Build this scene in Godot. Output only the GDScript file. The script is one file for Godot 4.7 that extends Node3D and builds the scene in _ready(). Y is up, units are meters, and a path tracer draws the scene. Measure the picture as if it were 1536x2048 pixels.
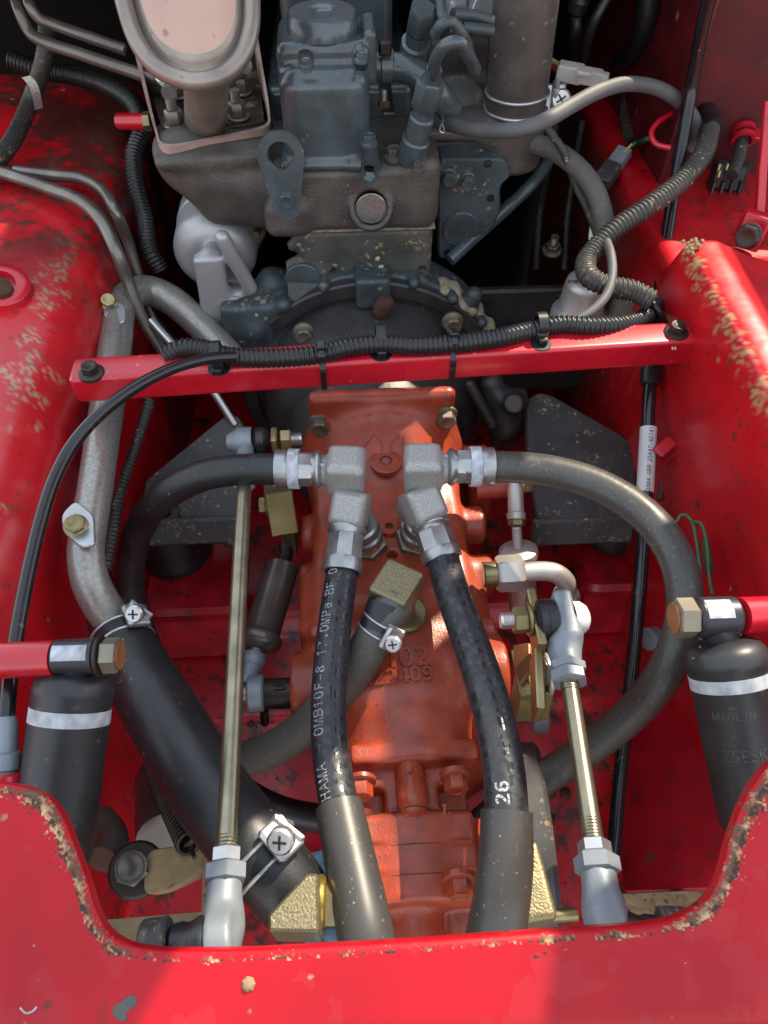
extends Node3D
# A red tracked carrier's opened engine bay, seen from above: engine, bell housing, orange hydrostatic pump, hoses, link rods.

const EYE := Vector3(0, 1.4, 0)
const FOCAL := 1462.4
var view: Basis
var origin := {}
var M := {}
var rng := RandomNumberGenerator.new()

# ---------------------------------------------------------------- measuring: points of the machine from the survey photograph, each at its own height
func ray(px: float, py: float) -> Vector3:
	return view * Vector3((px - 768.0) / FOCAL, -(py - 1024.0) / FOCAL, -1)
func pt(px: float, py: float, h: float) -> Vector3:      # h metres below the lens
	var r := ray(px, py)
	return EYE + r * (h / -r.y)
func pz(px: float, py: float, z: float) -> Vector3:      # on the upright plane at z
	var r := ray(px, py)
	return EYE + r * (z / r.z)
func P(list: Array) -> PackedVector3Array:
	var out := PackedVector3Array()
	for a in list:
		out.append(pt(a[0], a[1], a[2]))
	return out

# ---------------------------------------------------------------- meshes
class Shape:
	var v := PackedVector3Array()
	var n := PackedVector3Array()
	var uv := PackedVector2Array()
	var c := PackedColorArray()
	var i := PackedInt32Array()

func add_v(s: Shape, p: Vector3, n: Vector3, uv := Vector2.ZERO) -> int:
	s.v.append(p); s.n.append(n); s.uv.append(uv)
	return s.v.size() - 1

func quad(s: Shape, a: int, b: int, c: int, d: int) -> void:
	s.i.append_array([a, b, c, a, c, d])

func thing(called: String, label: String, category: String, at: Vector3, group := "") -> Node3D:
	var o := Node3D.new()
	o.name = called
	add_child(o, true)
	o.position = at
	origin[o] = at
	o.set_meta("label", label)
	o.set_meta("category", category)
	if group: o.set_meta("group", group)
	return o

func tag(o: Node3D, label: String, category: String, group := "") -> Node3D:
	o.set_meta("label", label)
	o.set_meta("category", category)
	if group: o.set_meta("group", group)
	return o

func build(s: Shape, called: String, mat: Material, parent: Node3D = self) -> MeshInstance3D:
	var lo := s.v[0]
	var hi := s.v[0]
	for p in s.v:
		lo = lo.min(p); hi = hi.max(p)
	var c := (lo + hi) * 0.5
	var v := PackedVector3Array()
	v.resize(s.v.size())
	for k in s.v.size(): v[k] = s.v[k] - c
	var idx := s.i
	for k in range(0, idx.size(), 3):
		var a := idx[k]; var b := idx[k + 1]; var d := idx[k + 2]
		if (v[b] - v[a]).cross(v[d] - v[a]).dot(s.n[a] + s.n[b] + s.n[d]) > 0:
			idx[k + 1] = d; idx[k + 2] = b
	var arr := []
	arr.resize(Mesh.ARRAY_MAX)
	arr[Mesh.ARRAY_VERTEX] = v
	arr[Mesh.ARRAY_NORMAL] = s.n
	arr[Mesh.ARRAY_TEX_UV] = s.uv
	if s.c.size() == v.size(): arr[Mesh.ARRAY_COLOR] = s.c
	arr[Mesh.ARRAY_INDEX] = idx
	var m := ArrayMesh.new()
	m.add_surface_from_arrays(Mesh.PRIMITIVE_TRIANGLES, arr)
	m.surface_set_material(0, mat)
	var o := MeshInstance3D.new()
	o.name = called
	o.mesh = m
	parent.add_child(o, true)
	o.position = c - (origin[parent] if origin.has(parent) else Vector3.ZERO)
	origin[o] = c
	return o

func smooth(p: PackedVector3Array, step := 0.004) -> PackedVector3Array:
	var dense := PackedVector3Array()
	var n := p.size()
	if n == 2:
		dense = p
	else:
		for k in n - 1:
			var a := p[maxi(k - 1, 0)]; var b := p[k]; var c := p[k + 1]; var d := p[mini(k + 2, n - 1)]
			if k == 0: a = b * 2.0 - c
			if k == n - 2: d = c * 2.0 - b
			var t0 := 0.0
			var t1 := t0 + sqrt(maxf(a.distance_to(b), 1e-5))
			var t2 := t1 + sqrt(maxf(b.distance_to(c), 1e-5))
			var t3 := t2 + sqrt(maxf(c.distance_to(d), 1e-5))
			for j in 24:
				var t := lerpf(t1, t2, j / 24.0)
				var a1 := a.lerp(b, (t - t0) / (t1 - t0)); var a2 := b.lerp(c, (t - t1) / (t2 - t1)); var a3 := c.lerp(d, (t - t2) / (t3 - t2))
				dense.append(a1.lerp(a2, (t - t0) / (t2 - t0)).lerp(a2.lerp(a3, (t - t1) / (t3 - t1)), (t - t1) / (t2 - t1)))
		dense.append(p[n - 1])
	var total := 0.0
	for k in dense.size() - 1: total += dense[k].distance_to(dense[k + 1])
	var count := maxi(int(ceil(total / step)), 2)
	var out := PackedVector3Array([dense[0]])
	var want := total / count
	var run := 0.0
	var made := 1
	for k in dense.size() - 1:
		var l := dense[k].distance_to(dense[k + 1])
		while made < count and run + l >= want * made:
			out.append(dense[k].lerp(dense[k + 1], (want * made - run) / maxf(l, 1e-9)))
			made += 1
		run += l
	out.append(dense[dense.size() - 1])
	return out

func upto(axis: Vector3, hint := Vector3.UP) -> Basis:   # a basis whose z is the axis and whose y leans to the hint
	var z := axis.normalized()
	if absf(z.dot(hint.normalized())) > 0.97: hint = Vector3(0.3, 0.1, -1)
	var x := hint.cross(z).normalized()
	return Basis(x, z.cross(x), z)

func frames(p: PackedVector3Array, hint := Vector3(0, 1, 0.2)) -> Array:
	var out := []
	var up := hint
	for k in p.size():
		var t := (p[mini(k + 1, p.size() - 1)] - p[maxi(k - 1, 0)]).normalized()
		up = (up - t * up.dot(t))
		if up.length() < 1e-3: up = t.cross(Vector3(0.3, 0.5, 0.8))
		up = up.normalized()
		out.append([t, up, t.cross(up)])
	return out

func tube(s: Shape, p: PackedVector3Array, r: Variant, sides := 18, caps := true, wave: Variant = null) -> void:
	var fr := frames(p)
	var rs := PackedFloat32Array()
	var ls := PackedFloat32Array()
	var l := 0.0
	for k in p.size():
		if k: l += p[k].distance_to(p[k - 1])
		ls.append(l)
	for k in p.size():
		var rr: float
		if r is Array:
			var f = ls[k] / maxf(l, 1e-6) * (r.size() - 1)
			var lo := mini(int(f), r.size() - 2)
			rr = lerpf(r[lo], r[lo + 1], f - lo)
		else: rr = r
		if wave != null: rr += wave.call(ls[k], l)
		rs.append(rr)
	var base := s.v.size()
	for k in p.size():
		var dr := 0.0
		var k0 := maxi(k - 1, 0); var k1 := mini(k + 1, p.size() - 1)
		if ls[k1] > ls[k0]: dr = (rs[k1] - rs[k0]) / (ls[k1] - ls[k0])
		for j in sides + 1:
			var a := TAU * j / sides
			var d: Vector3 = fr[k][1] * cos(a) + fr[k][2] * sin(a)
			add_v(s, p[k] + d * rs[k], (d - fr[k][0] * dr).normalized(), Vector2(float(j) / sides, ls[k] / (TAU * maxf(rs[0], 0.001))))
	for k in p.size() - 1:
		for j in sides:
			var a := base + k * (sides + 1) + j
			quad(s, a, a + 1, a + sides + 2, a + sides + 1)
	if caps:
		for e in 2:
			var k := 0 if e == 0 else p.size() - 1
			var nn: Vector3 = -fr[k][0] if e == 0 else fr[k][0]
			var c := add_v(s, p[k], nn)
			for j in sides + 1:
				var a := TAU * j / sides
				add_v(s, p[k] + (fr[k][1] * cos(a) + fr[k][2] * sin(a)) * rs[k], nn)
			for j in sides: s.i.append_array([c, c + 1 + j, c + 2 + j])

func lathe(s: Shape, at: Vector3, axis: Vector3, prof: Array, sides := 24, hint := Vector3.UP, turn := 0.0) -> void:
	var b := upto(axis, hint)
	var flat := sides <= 8
	var sn := []
	for k in prof.size() - 1:
		var dt: float = prof[k + 1][0] - prof[k][0]; var dr: float = prof[k + 1][1] - prof[k][1]
		sn.append(Vector2(dt, -dr).normalized() if absf(dt) + absf(dr) > 1e-9 else Vector2(1, 0))
	for k in prof.size() - 1:
		var n0: Vector2 = sn[k]; var n1: Vector2 = sn[k]
		if k > 0 and sn[k - 1].dot(sn[k]) > 0.75: n0 = (sn[k - 1] + sn[k]).normalized()
		if k < sn.size() - 1 and sn[k + 1].dot(sn[k]) > 0.75: n1 = (sn[k + 1] + sn[k]).normalized()
		for j in sides:
			var a0 := TAU * j / sides + turn; var a1 := TAU * (j + 1) / sides + turn
			var am := (a0 + a1) * 0.5
			var id := []
			for q in [[k, a0, n0], [k, a1, n0], [k + 1, a1, n1], [k + 1, a0, n1]]:
				var ang: float = q[1]
				var d := b.x * cos(ang) + b.y * sin(ang)
				var an: float = am if flat else ang
				var dn := b.x * cos(an) + b.y * sin(an)
				var nn: Vector2 = q[2]
				id.append(add_v(s, at + b.z * prof[q[0]][0] + d * prof[q[0]][1], (dn * nn.x + b.z * nn.y).normalized(), Vector2(ang / TAU, prof[q[0]][0] * 20.0)))
			quad(s, id[0], id[1], id[2], id[3])

func rpoly(p: Array, r: float, seg := 5) -> PackedVector2Array:      # a polygon with rounded corners
	var out := PackedVector2Array()
	var n := p.size()
	for k in n:
		var a: Vector2 = p[(k + n - 1) % n]; var b: Vector2 = p[k]; var c: Vector2 = p[(k + 1) % n]
		var u := (a - b).normalized(); var w := (c - b).normalized()
		var cut := minf(r, minf(a.distance_to(b), b.distance_to(c)) * 0.45)
		var p0 := b + u * cut; var p1 := b + w * cut
		for j in seg + 1:
			var t := float(j) / seg
			out.append(p0.lerp(b, t).lerp(b.lerp(p1, t), t))
	return out

func rrect(w: float, h: float, r: float, seg := 4) -> PackedVector2Array:
	return rpoly([Vector2(-w, -h) / 2, Vector2(w, -h) / 2, Vector2(w, h) / 2, Vector2(-w, h) / 2], r, seg)

func prism(s: Shape, poly: PackedVector2Array, xf: Transform3D, depth: float, bevel := 0.001) -> void:
	if Geometry2D.is_polygon_clockwise(poly): poly.reverse()
	var n := poly.size()
	var en := []
	for k in n:
		var e := (poly[(k + 1) % n] - poly[k]).normalized()
		en.append(Vector2(e.y, -e.x))
	var inner := PackedVector2Array()
	for k in n:
		var a: Vector2 = en[(k + n - 1) % n]; var b: Vector2 = en[k]
		inner.append(poly[k] - (a + b) / maxf(1.0 + a.dot(b), 0.3) * bevel)
	var rings := [[inner, 0.0], [poly, bevel], [poly, depth - bevel], [inner, depth]]
	var zc := [-0.7, 0.0, 0.7]
	for q in 3:
		for k in n:
			var k1 := (k + 1) % n
			var na: Vector2 = en[k]; var nb: Vector2 = en[k]
			if en[(k + n - 1) % n].dot(en[k]) > 0.8: na = (en[(k + n - 1) % n] + en[k]).normalized()
			if en[k1].dot(en[k]) > 0.8: nb = (en[k1] + en[k]).normalized()
			var id := []
			for w in [[q, k, na], [q, k1, nb], [q + 1, k1, nb], [q + 1, k, na]]:
				var pp: Vector2 = rings[w[0]][0][w[1]]
				id.append(add_v(s, xf * Vector3(pp.x, pp.y, rings[w[0]][1]), (xf.basis * Vector3(w[2].x, w[2].y, zc[q])).normalized(), pp * 10.0))
			quad(s, id[0], id[1], id[2], id[3])
	var tri := PackedInt32Array()
	for grow in [100.0, 2000.0, 20.0]:
		var big := PackedVector2Array()
		for pp in inner: big.append(pp * grow)
		tri = Geometry2D.triangulate_polygon(big)
		if tri.size() >= 3 * (n - 2): break
	if tri.size() < 3 * (n - 2):
		tri = PackedInt32Array()
		for k in range(1, n - 1): tri.append_array([0, k, k + 1])
	for e in 2:
		var nn := (xf.basis.z * (-1.0 if e == 0 else 1.0)).normalized()
		var at := s.v.size()
		for pp in inner: add_v(s, xf * Vector3(pp.x, pp.y, 0.0 if e == 0 else depth), nn, pp * 10.0)
		for t in tri: s.i.append(at + t)

func rbox(s: Shape, at: Vector3, b: Basis, size: Vector3, bevel := 0.002, corner := -1.0) -> void:
	prism(s, rrect(size.x, size.y, bevel if corner < 0 else corner, 3 if corner < 0 else 5), Transform3D(b, at - b.z * size.z * 0.5), size.z, bevel)

func ring_plate(s: Shape, outer: PackedVector2Array, hole_r: float, xf: Transform3D, depth: float) -> void:   # outline round a hole at its own centre
	var n := outer.size()
	for e in 4:
		for k in n:
			var k1 := (k + 1) % n
			var o0 := outer[k]; var o1 := outer[k1]
			var h0 := o0.normalized() * hole_r; var h1 := o1.normalized() * hole_r
			var q: Array
			var nn: Vector3
			if e == 0: q = [[o0, depth], [o1, depth], [h1, depth], [h0, depth]]; nn = xf.basis.z
			elif e == 1: q = [[o0, 0.0], [o1, 0.0], [h1, 0.0], [h0, 0.0]]; nn = -xf.basis.z
			elif e == 2:
				q = [[o0, 0.0], [o1, 0.0], [o1, depth], [o0, depth]]
				var ed := (o1 - o0).normalized()
				var en := Vector2(ed.y, -ed.x)
				if en.dot(o0) < 0: en = -en
				nn = xf.basis * Vector3(en.x, en.y, 0)
			else: q = [[h0, 0.0], [h1, 0.0], [h1, depth], [h0, depth]]; nn = xf.basis * -Vector3(h0.x, h0.y, 0).normalized()
			var id := []
			for w in q: id.append(add_v(s, xf * Vector3(w[0].x, w[0].y, w[1]), nn))
			quad(s, id[0], id[1], id[2], id[3])

func sheet(s: Shape, rows: Array, thick := 0.0) -> void:     # a smooth surface through rows of points
	var nr := rows.size(); var nc: int = rows[0].size()
	var base := s.v.size()
	for a in nr:
		for b in nc:
			var du: Vector3 = rows[a][mini(b + 1, nc - 1)] - rows[a][maxi(b - 1, 0)]
			var dv: Vector3 = rows[mini(a + 1, nr - 1)][b] - rows[maxi(a - 1, 0)][b]
			var nn := du.cross(dv).normalized()
			if nn.length() < 0.5: nn = Vector3.UP
			add_v(s, rows[a][b], nn, Vector2(float(b) / nc, float(a) / nr))
	for a in nr - 1:
		for b in nc - 1:
			var k := base + a * nc + b
			quad(s, k, k + 1, k + nc + 1, k + nc)

# ---------------------------------------------------------------- castings: a field of joined solids, meshed as surface nets
class Field:
	var it := []
	func box(at: Vector3, half: Vector3, r := 0.006, k := 0.008, b := Basis(), cut := false) -> void:
		it.append([0, Transform3D(b, at).affine_inverse(), half - Vector3(r, r, r), r, k, cut])
	func cyl(a: Vector3, b: Vector3, r: float, rd := 0.003, k := 0.006, cut := false) -> void:
		var z := (b - a).normalized()
		var x := z.cross(Vector3(0.31, 0.92, 0.22)).normalized()
		it.append([1, Transform3D(Basis(x, z.cross(x), z), (a + b) * 0.5).affine_inverse(), Vector3(r - rd, a.distance_to(b) * 0.5 - rd, 0), rd, k, cut])
	func cone(a: Vector3, b: Vector3, ra: float, rb: float, k := 0.01, cut := false) -> void:
		it.append([2, a, b - a, ra, k, cut, rb])
	func d(p: Vector3) -> float:
		var D := 1e3
		for e in it:
			var x: float
			if e[0] == 0:
				var q: Vector3 = (e[1] * p).abs() - e[2]
				x = q.max(Vector3.ZERO).length() + minf(maxf(q.x, maxf(q.y, q.z)), 0.0) - e[3]
			elif e[0] == 1:
				var q: Vector3 = e[1] * p
				var w := Vector2(Vector2(q.x, q.y).length() - e[2].x, absf(q.z) - e[2].y)
				x = w.max(Vector2.ZERO).length() + minf(maxf(w.x, w.y), 0.0) - e[3]
			else:
				var q: Vector3 = p - e[1]
				var t := clampf(q.dot(e[2]) / e[2].length_squared(), 0, 1)
				x = (q - e[2] * t).length() - lerpf(e[3], e[6], t)
			var k: float = e[4]
			if e[5]:
				var h := maxf(k - absf(D + x), 0.0) / k
				D = maxf(D, -x) + h * h * k * 0.25
			else:
				var h := maxf(k - absf(D - x), 0.0) / k
				D = minf(D, x) - h * h * k * 0.25
		return D

func cast(s: Shape, f: Field, lo: Vector3, hi: Vector3, cell: float) -> void:
	var nx := int((hi.x - lo.x) / cell) + 2; var ny := int((hi.y - lo.y) / cell) + 2; var nz := int((hi.z - lo.z) / cell) + 2
	const B := 5
	var val := {}
	var cells := {}
	var reach := cell * B * 0.87 + cell + 0.006
	for bz in range(0, nz, B):
		for by in range(0, ny, B):
			for bx in range(0, nx, B):
				if absf(f.d(lo + Vector3(bx + B * 0.5, by + B * 0.5, bz + B * 0.5) * cell)) > reach: continue
				for z in range(bz, bz + B + 1):
					for y in range(by, by + B + 1):
						for x in range(bx, bx + B + 1):
							var key := (z * 1024 + y) * 1024 + x
							if not val.has(key): val[key] = f.d(lo + Vector3(x, y, z) * cell)
				for z in range(bz, bz + B):
					for y in range(by, by + B):
						for x in range(bx, bx + B): cells[(z * 1024 + y) * 1024 + x] = -1
	const OFF := [0, 1, 1024, 1025, 1048576, 1048577, 1049600, 1049601]
	const EDGE := [[0, 1], [2, 3], [4, 5], [6, 7], [0, 2], [1, 3], [4, 6], [5, 7], [0, 4], [1, 5], [2, 6], [3, 7]]
	var base := s.v.size()
	for key in cells.keys():
		var vals := PackedFloat32Array()
		var inside := 0
		for o in OFF:
			var w: float = val[key + o]
			vals.append(w)
			if w < 0: inside += 1
		if inside == 0 or inside == 8: continue
		var c := Vector3(key % 1024, (key / 1024) % 1024, key / 1048576)
		var sum := Vector3.ZERO
		var cnt := 0
		for e in EDGE:
			var a := vals[e[0]]; var b := vals[e[1]]
			if (a < 0) != (b < 0):
				var pa := Vector3(e[0] & 1, (e[0] >> 1) & 1, e[0] >> 2); var pb := Vector3(e[1] & 1, (e[1] >> 1) & 1, e[1] >> 2)
				sum += pa.lerp(pb, a / (a - b)); cnt += 1
		var grad := Vector3(vals[1] + vals[3] + vals[5] + vals[7] - vals[0] - vals[2] - vals[4] - vals[6], vals[2] + vals[3] + vals[6] + vals[7] - vals[0] - vals[1] - vals[4] - vals[5], vals[4] + vals[5] + vals[6] + vals[7] - vals[0] - vals[1] - vals[2] - vals[3])
		cells[key] = add_v(s, lo + (c + sum / cnt) * cell, grad.normalized())
	for key in cells.keys():
		if not val.has(key): continue
		var a: float = val[key]
		for ax in 3:
			var st: int = [1, 1024, 1048576][ax]; var u: int = [1024, 1048576, 1][ax]; var w: int = [1048576, 1, 1024][ax]
			if not val.has(key + st): continue
			if (a < 0) == (val[key + st] < 0): continue
			var q := [key, key - u, key - u - w, key - w]
			var ok := true
			for k in q:
				if cells.get(k, -1) < 0: ok = false
			if ok: quad(s, cells[q[0]], cells[q[1]], cells[q[2]], cells[q[3]])

# ---------------------------------------------------------------- hardware
func bolt(parent: Node3D, at: Vector3, axis: Vector3, r: float, mat: Material, flange := 1.35, h := 0.75, called := "bolt", turn := 0.0) -> MeshInstance3D:
	var s := Shape.new()
	if flange > 1.0:
		lathe(s, at, axis, [[-0.002, 0.0], [-0.002, r * flange], [r * 0.12, r * flange], [r * 0.3, r * flange * 0.8], [r * 0.3, 0.0]], 24)
	var z := r * 0.28 if flange > 1.0 else -0.001
	var H := r * h
	lathe(s, at, axis, [[z, r * 0.98], [z + H * 0.86, r], [z + H, r * 0.86]], 6, Vector3.UP, turn)
	lathe(s, at, axis, [[z + H * 0.99, r * 0.87], [z + H, r * 0.84], [z + H, r * 0.6], [z + H * 0.93, r * 0.52], [z + H * 0.93, 0.0]], 24)
	return build(s, called, mat, parent)

func stud(parent: Node3D, at: Vector3, axis: Vector3, r: float, length: float, mat: Material, called := "stud") -> MeshInstance3D:
	var s := Shape.new()
	var prof := [[0.0, r]]
	var pitch := maxf(r * 0.3, 0.001)
	var t := 0.0
	while t < length - pitch:
		prof.append([t + pitch * 0.5, r * 0.84]); prof.append([t + pitch, r]); t += pitch
	prof.append([length, r * 0.8]); prof.append([length, 0.0])
	lathe(s, at, axis, prof, 16)
	return build(s, called, mat, parent)

func nut(parent: Node3D, at: Vector3, axis: Vector3, r: float, h: float, mat: Material, called := "nut", turn := 0.0) -> MeshInstance3D:
	var s := Shape.new()
	lathe(s, at, axis, [[0, 0], [0, r * 0.88], [h * 0.12, r], [h * 0.88, r], [h, r * 0.86], [h, 0]], 6, Vector3.UP, turn)
	return build(s, called, mat, parent)

func ring(parent: Node3D, at: Vector3, axis: Vector3, r: float, h: float, mat: Material, called: String, bev := 0.001, sides := 28) -> MeshInstance3D:
	var s := Shape.new()
	lathe(s, at, axis, [[0, 0], [0, r - bev], [bev, r], [h - bev, r], [h, r - bev], [h, 0]], sides)
	return build(s, called, mat, parent)

func block(parent: Node3D, at: Vector3, b: Basis, size: Vector3, bev: float, mat: Material, called: String) -> MeshInstance3D:
	var s := Shape.new()
	rbox(s, at, b, size, bev)
	return build(s, called, mat, parent)

func plate(parent: Node3D, pts: PackedVector3Array, thick: float, mat: Material, called: String, rad := 0.006, bev := 0.0008) -> MeshInstance3D:   # a flat plate whose top outline runs through nearly level points
	var o := Vector3.ZERO
	for p in pts: o += p / pts.size()
	var nn := Vector3.ZERO
	for k in pts.size(): nn += (pts[k] - o).cross(pts[(k + 1) % pts.size()] - o)
	nn = nn.normalized()
	if nn.dot(EYE - o) < 0: nn = -nn
	var b := upto(nn, Vector3(0, 0.3, -1))
	var flat := []
	for p in pts:
		var q := (p - o)
		flat.append(Vector2(q.dot(b.x), q.dot(b.y)))
	var s := Shape.new()
	prism(s, rpoly(flat, rad), Transform3D(b, o - nn * thick), thick, bev)
	return build(s, called, mat, parent)

func letters(parent: Node3D, text: String, size: float, mat: Material, place: Callable, font := "Droid Sans", bold := false, called := "lettering") -> void:
	var tm := TextMesh.new()
	var f := SystemFont.new()
	f.font_names = PackedStringArray([font])
	if bold: f.font_weight = 700
	tm.font = f
	tm.font_size = 32
	tm.pixel_size = size / 32.0
	tm.depth = 0.0004
	tm.curve_step = 2.0
	tm.text = text
	var arr := tm.get_mesh_arrays()
	var v: PackedVector3Array = arr[Mesh.ARRAY_VERTEX]
	var idx: PackedInt32Array = arr[Mesh.ARRAY_INDEX]
	var s := Shape.new()
	for k in range(0, idx.size(), 3):
		var q := []
		for j in 3: q.append(place.call(v[idx[k + j]]))
		var nn: Vector3 = (q[2] - q[0]).cross(q[1] - q[0]).normalized()
		for j in 3: s.i.append(add_v(s, q[j], nn))
	if s.v.size(): build(s, called, mat, parent)

func on_tube(path: PackedVector3Array, r: float, start: float, side: float, flip := false) -> Callable:   # lays lettering along a hose; side turns it about the hose from the top
	var ls := PackedFloat32Array([0.0])
	for k in path.size() - 1: ls.append(ls[k] + path[k].distance_to(path[k + 1]))
	return func(v: Vector3) -> Vector3:
		var l: float = start + (-v.x if flip else v.x)
		var k := 0
		var step: float = ls[ls.size() - 1] / (ls.size() - 1)
		k = clampi(int(l / step), 0, path.size() - 2)
		var t := clampf((l - ls[k]) / maxf(ls[k + 1] - ls[k], 1e-6), 0, 1)
		var p := path[k].lerp(path[k + 1], t)
		var k0 := maxi(k - 1, 0); var k2 := mini(k + 2, path.size() - 1)
		var tan := (path[k + 1] - path[k0]).normalized().lerp((path[k2] - path[k]).normalized(), t).normalized()
		var eye := (EYE - p)
		var up := (eye - tan * eye.dot(tan)).normalized()
		var ang: float = side + (v.y if flip else -v.y) / r
		var d := up.rotated(tan, ang)
		return p + d * (r + 0.0001 + v.z)

func clamp_on(called: String, label: String, at: Vector3, axis: Vector3, r: float, screw: Vector3, along: Vector3, scale := 1.0) -> Node3D:
	var t := thing(called, label, "hose clamp", at, "wire hose clamps")
	axis = axis.normalized()
	for e in [-1.0, 1.0]:
		var p := PackedVector3Array()
		var b := upto(axis)
		for k in 41: p.append(at + axis * 0.005 * scale * e + (b.x * cos(TAU * k / 40.0) + b.y * sin(TAU * k / 40.0)) * (r + 0.0008))
		var s := Shape.new()
		tube(s, p, 0.0011 * scale, 8, false)
		build(s, "wire", M.zinc, t)
	var up := (screw - at)
	up = (up - axis * up.dot(axis)).normalized()
	var c := at + up * (r + 0.005 * scale)
	var sd := along.normalized()
	var bb := Basis(axis, up, axis.cross(up))
	block(t, c, bb, Vector3(0.019, 0.005, 0.017) * scale, 0.0018 * scale, M.zinc, "saddle")
	block(t, c + sd * 0.0025 * scale, upto(sd, up), Vector3(0.019, 0.014, 0.003) * scale, 0.0012 * scale, M.zinc, "end_plate")
	var s2 := Shape.new()
	var o := c + up * 0.004 * scale - sd * 0.004 * scale
	lathe(s2, o, -sd, [[-0.016 * scale, 0], [-0.016 * scale, 0.0024 * scale], [0, 0.0024 * scale], [0, 0.0066 * scale], [0.0042 * scale, 0.0066 * scale], [0.0055 * scale, 0.0054 * scale], [0.0055 * scale, 0.0]], 20)
	var sc := build(s2, "screw", M.zinc_bright, t)
	var hb := upto(-sd, up)
	for a in [0.6, 0.6 + PI / 2]:
		block(sc, o - sd * 0.0057 * scale, hb * Basis(Vector3(0, 0, 1), a), Vector3(0.0068, 0.0012, 0.0006) * scale, 0.0002 * scale, M.black, "slot")
	return t

# ---------------------------------------------------------------- materials
func noise_tex(freq: float, lo: float, hi: float, oct := 4, size := 512, sd := 1, kind := FastNoiseLite.TYPE_SIMPLEX_SMOOTH, mid := 0.5, width := 0.5) -> NoiseTexture2D:
	var n := FastNoiseLite.new()
	n.seed = sd
	n.noise_type = kind
	n.frequency = freq
	n.fractal_octaves = oct
	var t := NoiseTexture2D.new()
	t.width = size; t.height = size
	t.seamless = true
	t.noise = n
	var g := Gradient.new()
	g.offsets = PackedFloat32Array([maxf(mid - width, 0.0), minf(mid + width, 1.0)])
	g.colors = PackedColorArray([Color(lo, lo, lo), Color(hi, hi, hi)])
	t.color_ramp = g
	return t

func specks(count: int, r0: float, r1: float, cols: Array, sd: int, size := 512, a0 := 0.5, a1 := 1.0, patch := 0.0) -> ImageTexture:   # transparent sheet with ragged specks of dirt
	var g := RandomNumberGenerator.new()
	g.seed = sd
	var im := Image.create_empty(size, size, false, Image.FORMAT_RGBA8)
	var first: Color = cols[0]
	im.fill(Color(first.r, first.g, first.b, 0))
	var n := FastNoiseLite.new()
	n.seed = sd; n.frequency = 0.012; n.fractal_octaves = 3
	for k in count:
		var x := g.randi() % size; var y := g.randi() % size
		if patch > 0 and n.get_noise_2d(x, y) < patch * g.randf() * 2.0 - 0.1: continue
		var r := lerpf(r0, r1, pow(g.randf(), 3.0))
		var c: Color = cols[g.randi() % cols.size()]
		c = c.lightened(g.randf() * 0.15).darkened(g.randf() * 0.2)
		var al := lerpf(a0, a1, g.randf())
		var st := g.randf_range(0.5, 1.0)
		var an := g.randf() * TAU
		var R := int(ceil(r)) + 1
		for dy in range(-R, R + 1):
			for dx in range(-R, R + 1):
				var q := Vector2(dx, dy).rotated(an)
				q.y /= st
				var e := r * (1.0 + 0.5 * n.get_noise_2d((x + dx) * 18.0, (y + dy) * 18.0)) - q.length()
				if e > -0.5:
					var X := posmod(x + dx, size); var Y := posmod(y + dy, size)
					var w := al * clampf(e + 0.5, 0, 1)
					var o := im.get_pixel(X, Y)
					if w > o.a * 0.5: im.set_pixel(X, Y, Color(c.r, c.g, c.b, maxf(w, o.a)))
	return ImageTexture.create_from_image(im)

func mk(called: String, col: Color, rough: float, metal := 0.0, o := {}) -> StandardMaterial3D:
	var m := StandardMaterial3D.new()
	m.resource_name = called
	m.albedo_color = col.linear_to_srgb()
	m.roughness = rough
	m.metallic = metal
	var sc: float = o.get("scale", 3.0)
	var tri: bool = not o.get("uv", false)
	m.uv1_triplanar = tri; m.uv1_world_triplanar = tri
	m.uv1_scale = Vector3.ONE * sc
	if o.has("uvscale"): m.uv1_scale = o.uvscale
	if o.has("alb"): m.albedo_texture = o.alb
	if o.has("rough"):
		m.roughness_texture = o.rough; m.roughness_texture_channel = BaseMaterial3D.TEXTURE_CHANNEL_RED
	if o.has("bump"):
		m.heightmap_enabled = true; m.heightmap_texture = o.bump; m.heightmap_scale = o.get("relief", 0.02)
	if o.has("dirt"):
		m.detail_enabled = true; m.detail_albedo = o.dirt
		m.detail_uv_layer = BaseMaterial3D.DETAIL_UV_2
		m.uv2_triplanar = true; m.uv2_world_triplanar = true
		m.uv2_scale = Vector3.ONE * o.get("dscale", 4.0)
	if o.has("coat"):
		m.clearcoat_enabled = true; m.clearcoat = o.coat; m.clearcoat_roughness = o.get("coatr", 0.12)
	if o.has("vc"): m.vertex_color_use_as_albedo = true
	if o.has("spec"): m.metallic_specular = o.spec
	return m

func L(r: float, g: float, b: float) -> Color: return Color(r, g, b)

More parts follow.
